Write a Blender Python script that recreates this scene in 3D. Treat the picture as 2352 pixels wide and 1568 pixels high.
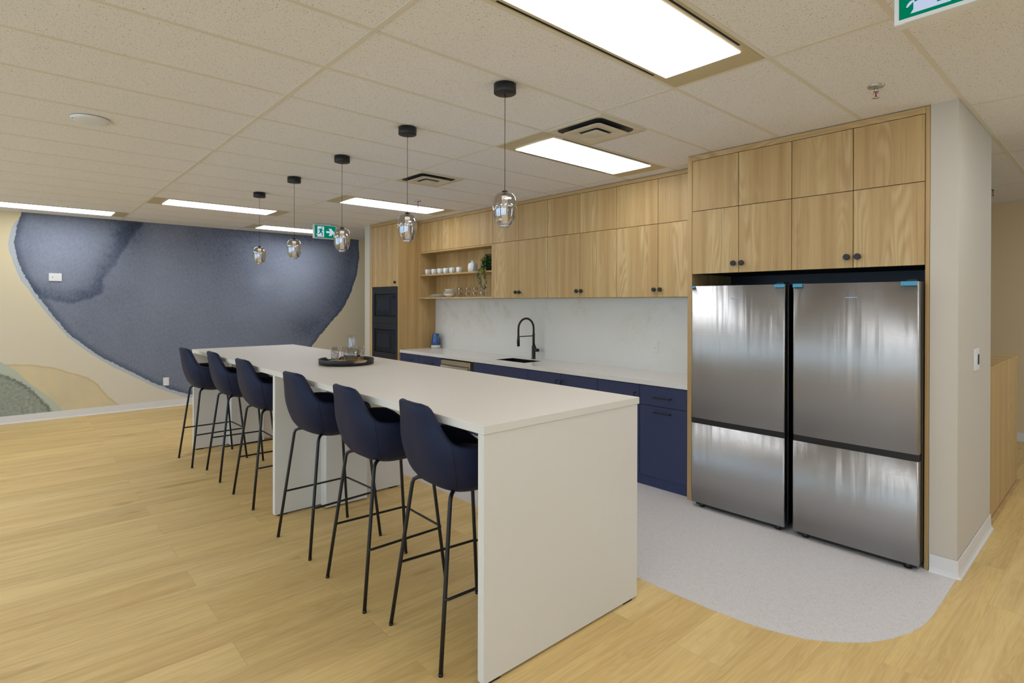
import bpy, math, random
from mathutils import Vector, Matrix
random.seed(7)
PI = math.pi
sc = bpy.context.scene
for o in list(bpy.data.objects): bpy.data.objects.remove(o)
col = sc.collection

# ------------------------------------------------------------------ camera
H = 2.738                                   # ceiling height
cd = bpy.data.cameras.new('camera'); cam = bpy.data.objects.new('camera', cd); col.objects.link(cam)
cd.sensor_fit = 'HORIZONTAL'; cd.sensor_width = 36.0; cd.lens = 1280.94 / 2352 * 36
cd.shift_y = -85.14 / 2352; cd.clip_start = 0.05; cd.clip_end = 100
cam.matrix_world = Matrix.Translation((0, 0, 1.574)) @ Matrix.Rotation(0.8404, 4, 'Z') @ Matrix.Rotation(PI/2 - 0.0034, 4, 'X') @ Matrix.Rotation(0.0018, 4, 'Z')
sc.camera = cam

# ------------------------------------------------------------------ world, exposure
LENS_E = 9.0          # ceiling light diffusers
SKY_E = 3.8
w = bpy.data.worlds.new('world'); sc.world = w; w.use_nodes = True
bg = w.node_tree.nodes['Background']; bg.inputs[0].default_value = (0.56, 0.77, 1.0, 1); bg.inputs[1].default_value = SKY_E
vs = sc.view_settings
vs.view_transform = 'Standard'; vs.look = 'None'; vs.gamma = 1.0; vs.use_curve_mapping = False; vs.exposure = -0.07
sc.display_settings.display_device = 'sRGB'

# ------------------------------------------------------------------ node helper
def s2l(c): return tuple(((v/255)/12.92 if v/255 <= .04045 else ((v/255+.055)/1.055)**2.4) for v in c) + (1,)
class M:
    def __init__(s, name):
        s.m = bpy.data.materials.new(name); s.m.use_nodes = True; s.t = s.m.node_tree
        s.p = s.t.nodes['Principled BSDF']; s.out = s.t.nodes['Material Output']
    def n(s, typ, ins=None, **kw):
        nd = s.t.nodes.new('ShaderNode' + typ)
        for k, v in kw.items(): setattr(nd, k, v)
        for k, v in (ins or {}).items(): s.set(nd, k, v)
        return nd
    def set(s, nd, k, v):
        i = nd.inputs[k]
        if hasattr(v, 'is_output') or hasattr(v, 'links'): s.t.links.new(v, i)
        else: i.default_value = v
    def P(s, **kw):
        for k, v in kw.items(): s.set(s.p, k.replace('_', ' '), v)
        return s
    def math(s, op, a, b=0.0, c=0.0, clamp=False):
        nd = s.n('Math', {0: a, 1: b, 2: c}, operation=op); nd.use_clamp = clamp; return nd.outputs[0]
    def mix(s, f, a, b, mode='MIX'):
        nd = s.n('Mix', data_type='RGBA', blend_type=mode); s.set(nd, 0, f)
        s.set(nd, 6, a); s.set(nd, 7, b); return nd.outputs[2]
    def ramp(s, f, pts, interp='LINEAR'):
        nd = s.n('ValToRGB', {0: f}); r = nd.color_ramp; r.interpolation = interp
        while len(r.elements) < len(pts): r.elements.new(0.5)
        for e, (p, c) in zip(r.elements, pts): e.position = p; e.color = c if len(c) == 4 else tuple(c) + (1,)
        return nd.outputs[0]
    def rng(s, f, a, b, c, d, smooth=False):
        nd = s.n('MapRange', {0: f, 1: a, 2: b, 3: c, 4: d}); nd.clamp = True
        if smooth: nd.interpolation_type = 'SMOOTHSTEP'
        return nd.outputs[0]
    def noise(s, vec, scale, detail=3, rough=.55, dist=0):
        return s.n('TexNoise', {'Vector': vec, 'Scale': scale, 'Detail': detail, 'Roughness': rough, 'Distortion': dist}).outputs[0]
    def xyz(s, vec):
        return s.n('SeparateXYZ', {0: vec}).outputs
    def comb(s, x, y, z): return s.n('CombineXYZ', {0: x, 1: y, 2: z}).outputs[0]
    def pos(s): return s.n('NewGeometry').outputs['Position']
    def obj(s): return s.n('TexCoord').outputs['Object']
    def scl(s, v, sx): return s.n('VectorMath', {0: v, 1: sx}, operation='MULTIPLY').outputs[0]
    def add(s, a, b): return s.n('VectorMath', {0: a, 1: b}, operation='ADD').outputs[0]
    def bump(s, h, strength=.2, dist=.002):
        b = s.n('Bump', {'Height': h, 'Strength': strength, 'Distance': dist}); s.set(s.p, 'Normal', b.outputs[0]); return s

def plain(name, rgb, rough=.5, metal=0., spec=.5, **kw):
    m = M(name); m.P(Base_Color=s2l(rgb), Roughness=rough, Metallic=metal, Specular_IOR_Level=spec, **kw)
    return m.m
def speck(name, rgb, rough=.6, scale=60, amt=.04, bump=.0):
    m = M(name); n = m.noise(m.obj(), scale, 3)
    c = s2l(rgb); lo = tuple(v*(1-amt*2) for v in c[:3]) + (1,); hi = tuple(min(1, v*(1+amt*2)) for v in c[:3]) + (1,)
    m.P(Base_Color=m.mix(n, lo, hi), Roughness=rough)
    if bump: m.bump(n, bump, .001)
    return m.m

# ---- oak laminate with vertical grain
def oak(name, hue=(0, 0, 0), vertical=2):
    m = M(name)
    ob = m.obj(); rnd = m.n('ObjectInfo').outputs['Random']
    off = m.math('MULTIPLY', rnd, 37.0)
    v = m.add(ob, m.comb(off, m.math('MULTIPLY', off, .7), off))
    x, y, z = m.xyz(v)
    if vertical == 2: across, along, third = x, z, y
    elif vertical == 0: across, along, third = z, x, y
    else: across, along, third = x, y, z
    across = m.math('ADD', across, third)
    vv = m.comb(across, along, 0.0)
    big = m.noise(m.scl(vv, (4.6, .62, 1)), 1.0, 2, .45, .15)
    rings = m.math('SINE', m.math('MULTIPLY', big, 120.0))
    rings = m.rng(rings, -1, 1, 0, 1)
    mask = m.rng(m.noise(m.scl(vv, (4.4, .22, 1)), 1.0, 1), .53, .62, 0, 1, True)
    streak = m.noise(m.scl(vv, (75, 1.6, 1)), 1.0, 4, .6)
    band = m.noise(m.scl(vv, (14, .35, 1)), 1.0, 2)
    fine = m.noise(m.scl(vv, (330, 7, 1)), 1.0, 2)
    a = s2l((200+hue[0], 167+hue[1], 112+hue[2])); b = s2l((178+hue[0], 142+hue[1], 88+hue[2])); c = s2l((218+hue[0], 190+hue[1], 140+hue[2]))
    base = m.mix(m.rng(band, .3, .7, 0, 1), b, a)
    base = m.mix(m.math('MULTIPLY', m.math('MULTIPLY', rings, mask), .55), base, c)
    base = m.mix(m.rng(streak, .52, .8, 0, .45), base, s2l((136+hue[0], 104+hue[1], 68+hue[2])))
    base = m.mix(m.rng(fine, .5, .8, 0, .22), base, s2l((128, 98, 64)))
    m.P(Base_Color=base, Roughness=.52)
    m.bump(streak, .08, .0006)
    return m.m

MAT = {}
MAT['oak'] = oak('oak laminate')
MAT['oak_h'] = oak('oak laminate horizontal grain', (0, 0, 0), 0)
MAT['navy'] = speck('navy laminate', (44, 53, 88), .5, 120, .05)
MAT['white_lam'] = speck('white laminate', (222, 216, 206), .38, 40, .006)
MAT['white_edge'] = speck('white laminate edge', (222, 217, 208), .42, 40, .006)
MAT['black'] = plain('matte black metal', (22, 21, 22), .42)
MAT['black_satin'] = plain('black satin plastic', (16, 16, 18), .32)
MAT['black_panel'] = speck('black woodgrain panel', (30, 30, 33), .5, 90, .08)
MAT['dark_glass'] = plain('dark oven glass', (30, 32, 36), .12, 0, .7)
MAT['white_plastic'] = plain('white plastic', (232, 232, 232), .35)
MAT['ceramic'] = speck('white glazed ceramic', (226, 226, 222), .22, 200, .02)
MAT['stone_ware'] = speck('oat stoneware', (224, 218, 204), .35, 300, .05)
MAT['wall'] = speck('painted wall', (202, 192, 176), .75, 300, .006, .03)
MAT['wall_warm'] = speck('warm painted wall', (222, 198, 156), .75, 300, .006, .03)
MAT['base_white'] = plain('white cove base', (222, 218, 214), .45)
MAT['steel_dark'] = plain('dark grey steel', (40, 41, 44), .4, .5)
MAT['chrome'] = plain('chrome', (200, 200, 200), .18, 1.0)
MAT['red'] = plain('red glass bulb', (200, 20, 20), .15)
MAT['tape'] = plain('blue tape', (70, 150, 185), .4)
MAT['beige_metal'] = plain('beige painted metal', (196, 182, 146), .5)
MAT['tbar'] = plain('ceiling tee', (224, 217, 202), .55)
MAT['cavity'] = plain('dark duct', (28, 30, 36), .5)
MAT['diffuser_white'] = plain('off white enamel', (214, 204, 182), .45)
MAT['leaf'] = speck('glossy leaf', (38, 74, 34), .4, 40, .35)
MAT['leaf_light'] = speck('light leaf', (128, 160, 48), .4, 40, .2)
MAT['leaf_pale'] = speck('pale grey green leaf', (122, 138, 104), .5, 60, .25)
MAT['stem'] = plain('stem', (96, 100, 50), .6)
MAT['pot'] = plain('charcoal pot', (40, 42, 46), .5)
MAT['cloth_dark'] = plain('stitch', (18, 20, 30), .8)
MAT['warm_strip'] = plain('tray veneer', (198, 158, 100), .45)
MAT['tray_black'] = plain('tray rim black', (34, 34, 38), .45)
MAT['slot'] = plain('black slot', (14, 12, 10), .8)
MAT['ink'] = plain('grey badge', (150, 165, 185), .3, .6)
MAT['orange'] = plain('orange enamel', (210, 90, 40), .4)

def emis(name, rgb, e):
    m = M(name); m.P(Base_Color=(0, 0, 0, 1), Roughness=1.0, Specular_IOR_Level=0.0, Emission_Color=s2l(rgb), Emission_Strength=e); return m.m
# light diffuser: prismatic acrylic, brighter towards the lamps along its middle
def lens_mat():
    m = M('lit prismatic diffuser'); x, y, z = m.xyz(m.obj())
    r = m.math('ABSOLUTE', x)
    a = m.rng(r, .05, .19, 1.15, .60, True)
    e = m.rng(m.math('ABSOLUTE', y), .40, .59, 1.0, .70, True)
    rib = m.math('SINE', m.math('MULTIPLY', m.math('ADD', x, y), 900.0))
    rib = m.rng(rib, -1, 1, .94, 1.06)
    s = m.math('MULTIPLY', m.math('MULTIPLY', a, e), rib)
    m.P(Base_Color=(0, 0, 0, 1), Roughness=.6, Specular_IOR_Level=.1, Emission_Color=(.94, .975, 1.03, 1), Emission_Strength=m.math('MULTIPLY', s, LENS_E)); return m.m
MAT['lens'] = lens_mat()
MAT['sign_green'] = emis('lit green sign face', (0, 140, 100), .75)
MAT['sign_white'] = emis('lit white sign face', (196, 208, 232), 1.0)
MAT['display'] = emis('microwave display', (90, 130, 190), .07)
MAT['led'] = emis('led tube', (255, 244, 240), .62)
MAT['led_hot'] = emis('led cap', (255, 248, 240), 1.6)

# glass without caustic noise: tinted see-through shell with mirror-like coating
def shell_glass(name, tint, coat, rough=0.0, edge=1.35):
    m = M(name); t = m.t
    tr = m.n('BsdfTransparent', {0: tint}); gl = m.n('BsdfGlossy', {0: (1, 1, 1, 1), 'Roughness': rough})
    bf = m.n('NewGeometry').outputs['Backfacing']; io = m.math('ADD', edge, m.math('MULTIPLY', bf, 1/edge - edge))
    fr = m.n('Fresnel', {'IOR': io}).outputs[0]
    f = m.math('ADD', fr, coat, 0, True)
    mx = m.n('MixShader', {0: f, 1: tr.outputs[0], 2: gl.outputs[0]})
    t.links.new(mx.outputs[0], m.out.inputs[0]); return m.m
MAT['globe'] = shell_glass('smoked mirror glass', (.55, .51, .46, 1), .24, 0, 1.5)
MAT['clear'] = shell_glass('clear glass', (.93, .935, .94, 1), .045, 0, 1.42)
MAT['pane'] = shell_glass('window glass', (.95, .97, .98, 1), .02, 0, 1.4)
MAT['water'] = shell_glass('water', (.93, .94, .93, 1), .03, 0, 1.33)

# ---- stool upholstery
def leather():
    m = M('navy faux leather'); v = m.n('TexVoronoi', {'Vector': m.obj(), 'Scale': 420.0}).outputs[0]
    n = m.noise(m.obj(), 9, 2)
    m.P(Base_Color=m.mix(n, s2l((24, 30, 54)), s2l((31, 38, 64))), Roughness=.55, Specular_IOR_Level=.22); m.bump(v, .12, .0006); return m.m
MAT['leather'] = leather()

# ---- brushed stainless with a slightly wavy protective film
def steel():
    m = M('brushed stainless steel'); ob = m.obj()
    br = m.noise(m.scl(ob, (6, 6, 900)), 1.0, 2)
    rnd = m.n('ObjectInfo').outputs['Random']
    o2 = m.add(ob, m.comb(m.math('MULTIPLY', rnd, 9.0), 0.0, 0.0))
    wv = m.noise(m.scl(o2, (5.5, 5, .55)), 1.0, 2, .5, .6)
    wv2 = m.noise(m.scl(o2, (17, 5, .7)), 1.0, 2, .5, .4)
    h = m.math('ADD', wv, m.math('MULTIPLY', wv2, .30))
    m.P(Base_Color=m.mix(br, s2l((172, 171, 170)), s2l((188, 186, 184))), Metallic=1.0, Roughness=m.rng(br, 0, 1, .33, .40), Anisotropic=.8, Anisotropic_Rotation=.25)
    tg = m.n('Tangent', direction_type='RADIAL', axis='Z'); m.set(m.p, 'Tangent', tg.outputs[0])
    b = m.n('Bump', {'Height': h, 'Strength': .35, 'Distance': .022})
    b2 = m.n('Bump', {'Height': br, 'Strength': .5, 'Distance': .0005, 'Normal': b.outputs[0]})
    m.set(m.p, 'Normal', b2.outputs[0]); return m.m
MAT['steel'] = steel()
MAT['steel_plain'] = plain('stainless', (186, 180, 168), .3, 1.0)

# ---- marble-look quartz
def quartz():
    m = M('white quartz with beige veins'); p = m.pos()
    n = m.noise(p, 1.3, 5, .62, .7)
    vein = m.math('ABSOLUTE', m.math('SUBTRACT', n, .5))
    v1 = m.rng(vein, 0, .11, 1, 0, True)
    patch = m.rng(m.noise(p, 1.0, 2), .45, .62, 0, 1, True)
    dirt = m.rng(m.noise(p, 9, 6, .7), .45, .75, 0, 1)
    x, y, z = m.xyz(p)
    up = m.rng(z, 1.05, 1.6, .15, 1.0)
    f = m.math('MULTIPLY', m.math('MULTIPLY', v1, patch), m.math('MULTIPLY', m.math('ADD', m.math('MULTIPLY', dirt, .6), .12), up))
    m.P(Base_Color=m.mix(m.math('MULTIPLY', f, .9), s2l((224, 221, 214)), s2l((186, 172, 136))), Roughness=.24); return m.m
MAT['quartz'] = quartz()

# ---- plank floor, boards run along Y
def floor_mat():
    m = M('oak vinyl planks'); x, y, z = m.xyz(m.pos())
    v = m.comb(m.math('ADD', y, 61.0), m.math('ADD', x, 53.4), 0.0)
    bk = m.n('TexBrick', {'Vector': v, 'Color1': (0, 0, 0, 1), 'Color2': (1, 1, 1, 1), 'Mortar': (.5, .5, .5, 1), 'Scale': 1.0, 'Mortar Size': .0012, 'Mortar Smooth': .3, 'Bias': 0.0, 'Brick Width': 1.52, 'Row Height': .228})
    bk.offset = .37; bk.offset_frequency = 2; bk.squash = 1.0
    pid = m.xyz(bk.outputs[0])[0]
    off = m.math('MULTIPLY', pid, 53.0)
    g = m.comb(m.math('ADD', x, off), m.math('ADD', y, m.math('MULTIPLY', off, 1.7)), off)
    big = m.noise(m.scl(g, (7, .8, 1)), 1.0, 3, .55, .5)
    rings = m.rng(m.math('SINE', m.math('MULTIPLY', big, 95.0)), -1, 1, 0, 1)
    streak = m.noise(m.scl(g, (48, 1.3, 1)), 1.0, 5, .62, .3)
    fine = m.noise(m.scl(g, (220, 6, 1)), 1.0, 3)
    knots = m.rng(m.noise(m.scl(g, (6, 2.0, 1)), 1.0, 2), .66, .78, 0, 1, True)
    base = m.mix(m.rng(pid, 0, 1, .0, 1), s2l((222, 187, 118)), s2l((234, 203, 138)))
    base = m.mix(m.rng(big, .35, .65, 0, .55), base, s2l((190, 156, 96)))
    base = m.mix(m.math('MULTIPLY', rings, .22), base, s2l((238, 212, 154)))
    base = m.mix(m.rng(streak, .47, .82, 0, .42), base, s2l((170, 130, 72)))
    base = m.mix(m.rng(fine, .5, .85, 0, .3), base, s2l((160, 126, 76)))
    base = m.mix(m.math('MULTIPLY', knots, .5), base, s2l((158, 122, 72)))
    base = m.mix(m.math('MULTIPLY', bk.outputs[1], .35), base, s2l((150, 116, 68)))
    m.P(Base_Color=base, Roughness=m.rng(streak, 0, 1, .42, .58)); m.bump(m.math('SUBTRACT', streak, bk.outputs[1]), .12, .0006); return m.m
MAT['floor'] = floor_mat()
def terrazzo():
    m = M('pale terrazzo vinyl'); p = m.pos()
    vo = m.n('TexVoronoi', {'Vector': p, 'Scale': 170.0}); d = vo.outputs[0]; c = vo.outputs[1]
    pick = m.xyz(c)[0]
    chip = m.math('MULTIPLY', m.rng(d, .22, .34, 1, 0), m.rng(pick, .70, .72, 0, 1))
    vo2 = m.n('TexVoronoi', {'Vector': p, 'Scale': 330.0}); pick2 = m.xyz(vo2.outputs[1])[1]
    chip2 = m.math('MULTIPLY', m.rng(vo2.outputs[0], .22, .36, 1, 0), m.rng(pick2, .62, .64, 0, 1))
    cc = m.ramp(m.xyz(c)[1], [(0, s2l((118, 106, 94))), (.4, s2l((184, 158, 120))), (.7, s2l((100, 96, 92))), (1, s2l((196, 170, 160)))])
    base = m.mix(m.noise(p, 30, 3), s2l((208, 202, 199)), s2l((222, 216, 213)))
    base = m.mix(m.math('MULTIPLY', chip2, .7), base, s2l((124, 115, 106)))
    base = m.mix(m.math('MULTIPLY', chip, .8), base, cc)
    m.P(Base_Color=base, Roughness=.5); return m.m
MAT['terrazzo'] = terrazzo()
def tile():
    m = M('fissured mineral ceiling tile'); p = m.pos()
    n = m.noise(m.scl(p, (1, 1, 0)), 160, 3, .6, .6)
    v = m.noise(m.scl(p, (1, 1, 0)), 60, 2, .5, 1.2)
    pit = m.rng(n, .60, .64, 0, 1); gate = m.rng(v, .38, .55, .25, 1)
    f = m.math('MULTIPLY', pit, gate)
    m.P(Base_Color=m.mix(m.math('MULTIPLY', f, .75), s2l((238, 235, 234)), s2l((96, 74, 50))), Roughness=.9, Specular_IOR_Level=.1)
    m.bump(m.math('MULTIPLY', f, -1.0), .5, .002); return m.m
MAT['tile'] = tile()

# ------------------------------------------------------------------ mesh helpers
class MB:
    def __init__(s): s.v = []; s.f = []; s.mi = []; s.sm = []; s.cur = 0
    def face(s, idx, smooth=False): s.f.append(tuple(idx)); s.mi.append(s.cur); s.sm.append(smooth)
    def box(s, x0, y0, z0, x1, y1, z1, b=0.0):
        n = len(s.v)
        if b <= 0:
            s.v += [(x0,y0,z0),(x1,y0,z0),(x1,y1,z0),(x0,y1,z0),(x0,y0,z1),(x1,y0,z1),(x1,y1,z1),(x0,y1,z1)]
            for q in ((3,2,1,0),(4,5,6,7),(0,1,5,4),(1,2,6,5),(2,3,7,6),(3,0,4,7)): s.face([n+i for i in q])
            return s
        # bevelled box: 24 vertices
        X=(x0,x1); Y=(y0,y1); Z=(z0,z1); ix={}
        for i in (0,1):
            for j in (0,1):
                for k in (0,1):
                    sx=1-2*i; sy=1-2*j; sz=1-2*k
                    for a,(dx,dy,dz) in enumerate(((0,b,b),(b,0,b),(b,b,0))):
                        ix[(i,j,k,a)]=len(s.v); s.v.append((X[i]+sx*dx, Y[j]+sy*dy, Z[k]+sz*dz))
        def F(*q): s.face([ix[t] for t in q])
        for i in (0,1):
            q=[(i,0,0,0),(i,1,0,0),(i,1,1,0),(i,0,1,0)]; F(*(q[::-1] if i==0 else q))
            q=[(0,i,0,1),(1,i,0,1),(1,i,1,1),(0,i,1,1)]; F(*(q if i==0 else q[::-1]))
            q=[(0,0,i,2),(0,1,i,2),(1,1,i,2),(1,0,i,2)]; F(*(q if i==0 else q[::-1]))
        for i in (0,1):
            for j in (0,1):
                q=[(i,j,0,0),(i,j,1,0),(i,j,1,1),(i,j,0,1)]; F(*(q if (i+j)%2==0 else q[::-1]))
                q=[(i,0,j,0),(i,0,j,2),(i,1,j,2),(i,1,j,0)]; F(*(q[::-1] if (i+j)%2==1 else q))
                q=[(0,i,j,1),(1,i,j,1),(1,i,j,2),(0,i,j,2)]; F(*(q if (i+j)%2==1 else q[::-1]))
        for i in (0,1):
            for j in (0,1):
                for k in (0,1):
                    q=[(i,j,k,0),(i,j,k,1),(i,j,k,2)]; F(*(q if (i+j+k)%2==0 else q[::-1]))
        return s
    def tube(s, pts, r, n=10, cap=True, closed=False):
        pts=[Vector(p) for p in pts]; m=len(pts); base=len(s.v); rs = r if isinstance(r,(list,tuple)) else [r]*m
        prev=None
        for i,p in enumerate(pts):
            if closed: d=(pts[(i+1)%m]-pts[i-1])
            else: d=(pts[min(i+1,m-1)]-pts[max(i-1,0)])
            d.normalize()
            if prev is None:
                a=Vector((0,0,1)) if abs(d.z)<.9 else Vector((1,0,0)); u=d.cross(a).normalized()
            else: u=(prev-d*prev.dot(d)).normalized()
            prev=u; v=d.cross(u)
            for k in range(n):
                t=2*PI*k/n; s.v.append(tuple(p+(u*math.cos(t)+v*math.sin(t))*rs[i]))
        for i in range(m if closed else m-1):
            a=base+i*n; b=base+((i+1)%m)*n
            for k in range(n): s.face((a+k,a+(k+1)%n,b+(k+1)%n,b+k),True)
        if cap and not closed:
            s.face([base+k for k in range(n)][::-1]); s.face([base+(m-1)*n+k for k in range(n)])
        return s
    def lathe(s, prof, cx=0, cy=0, n=32, smooth=True, cap0=True, cap1=True, sx=1.0, sy=1.0):
        base=len(s.v)
        for r,z in prof:
            for k in range(n):
                t=2*PI*k/n; s.v.append((cx+r*sx*math.cos(t), cy+r*sy*math.sin(t), z))
        for i in range(len(prof)-1):
            a=base+i*n; b=a+n
            for k in range(n): s.face((a+k,a+(k+1)%n,b+(k+1)%n,b+k),smooth)
        if cap0 and prof[0][0]>1e-5: s.face([base+k for k in range(n)][::-1])
        if cap1 and prof[-1][0]>1e-5: s.face([base+(len(prof)-1)*n+k for k in range(n)])
        return s
    def cyl(s, p0, p1, r, n=20):
        return s.tube([p0,p1], r, n)
    def prism(s, poly, axis, a, b):
        """extrude 2D polygon along axis (0,1,2) from a to b"""
        n0=len(s.v); n=len(poly)
        def pt(u,v,w):
            return (w,u,v) if axis==0 else ((u,w,v) if axis==1 else (u,v,w))
        for w in (a,b):
            for u,v in poly: s.v.append(pt(u,v,w))
        s.face([n0+i for i in range(n)][::-1]); s.face([n0+n+i for i in range(n)])
        for i in range(n): s.face((n0+i,n0+(i+1)%n,n0+n+(i+1)%n,n0+n+i))
        return s
    def build(s, name, mat, parent=None, loc=None, fix=True):
        """vertices are given in the parent's frame (world when there is none)"""
        me=bpy.data.meshes.new(name)
        off=Vector(loc) if loc else Vector((0,0,0))
        me.from_pydata([tuple(Vector(v)-off) for v in s.v],[],s.f)
        mats = mat if isinstance(mat,(list,tuple)) else [mat]
        for m_ in mats: me.materials.append(MAT[m_] if isinstance(m_,str) else m_)
        me.polygons.foreach_set('material_index', s.mi); me.polygons.foreach_set('use_smooth', s.sm); me.update()
        if fix:
            import bmesh
            bm=bmesh.new(); bm.from_mesh(me); bmesh.ops.remove_doubles(bm, verts=bm.verts, dist=1e-6)
            bmesh.ops.recalc_face_normals(bm, faces=bm.faces); bm.to_mesh(me); bm.free()
        o=bpy.data.objects.new(name, me); col.objects.link(o); o.location=off
        if parent is not None: o.parent=parent
        return o
def tag(o, label=None, cat=None, group=None, kind=None):
    if label: o['label']=label
    if cat: o['category']=cat
    if group: o['group']=group
    if kind: o['kind']=kind
    return o
def thing(name, loc, label, cat, group=None, rz=0):
    o=bpy.data.objects.new(name,None); o.empty_display_size=.1; col.objects.link(o); o.location=loc; o.rotation_euler=(0,0,rz)
    return tag(o,label,cat,group)
def struct(o): o['kind']='structure'; return o
def copy_tree(o, parent=None):
    c=o.copy(); col.objects.link(c); c.parent=parent
    for ch in list(o.children): copy_tree(ch,c)
    return c
def rel(o, mb):
    """shift an MB given in world coordinates into the frame of an unrotated thing"""
    L=o.location; mb.v=[(v[0]-L.x, v[1]-L.y, v[2]-L.z) for v in mb.v]; return mb
def part(o, name, mat, mb, label=None, centre=True):
    rel(o, mb)
    xs=[v[0] for v in mb.v]; ys=[v[1] for v in mb.v]; zs=[v[2] for v in mb.v]
    loc=((min(xs)+max(xs))/2,(min(ys)+max(ys))/2,(min(zs)+max(zs))/2)
    c=mb.build(name, mat, o, loc if centre else None)
    if label: c['label']=label
    return c
def sub(p, name, mat, mb, label=None):
    """sub-part: mb in world coordinates, p is a part under an unrotated thing"""
    L=p.parent.location+p.location if p.parent else p.location
    mb.v=[(v[0]-L.x, v[1]-L.y, v[2]-L.z) for v in mb.v]
    c=mb.build(name, mat, p)
    if label: c['label']=label
    return c

# ------------------------------------------------------------------ room shell
XL, XR, YB, YF = -9.686, 3.6, 8.58, -4.4
struct(MB().box(XL-.3, YF-.3, -.06, XR+.3, YB+.3, 0).build('floor','floor'))
# terrazzo inlay in front of the kitchen run
pts=[(-7.72,4.02),(-7.72,3.30)]
for i in range(1,9):
    t=i/8*PI/2; pts.append((-7.10-.62*math.cos(t), 3.30-.62*math.sin(t)))
pts+=[(-1.62,2.665),(-1.45,2.668),(-1.30,2.684),(-1.20,2.700),(-1.11,2.730),(-1.02,2.768),(-.945,2.822),(-.875,2.888),(-.81,2.968),(-.755,3.068),(-.71,3.19),(-.683,3.31),(-.672,3.45),(-.672,4.03),(-.80,4.70),(-7.70,4.70)]
o=struct(MB().prism(pts,2,0.0,.0022).build('floor','terrazzo'))
# ceiling: tiles and tee grid
G=.508; GY=1.524; X0=-2.183; Y0=1.158
struct(MB().box(XL-.3, YF-.3, H+.0026, XR+.3, YB+.3, H+.06).build('ceiling','tile'))
mb=MB(); tw=.012
for k in range(-6,7):
    y=Y0+k*GY
    if YF<y<YB: mb.box(XL,y-tw,H+.0004,XR,y+tw,H+.0025)
for k in range(-15,14):
    x=X0+k*G
    if XL<x<XR: mb.box(x-tw*.92,YF,H+.0007,x+tw*.92,YB,H+.0025)
struct(mb.build('trim_1','tbar',fix=False))
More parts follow.
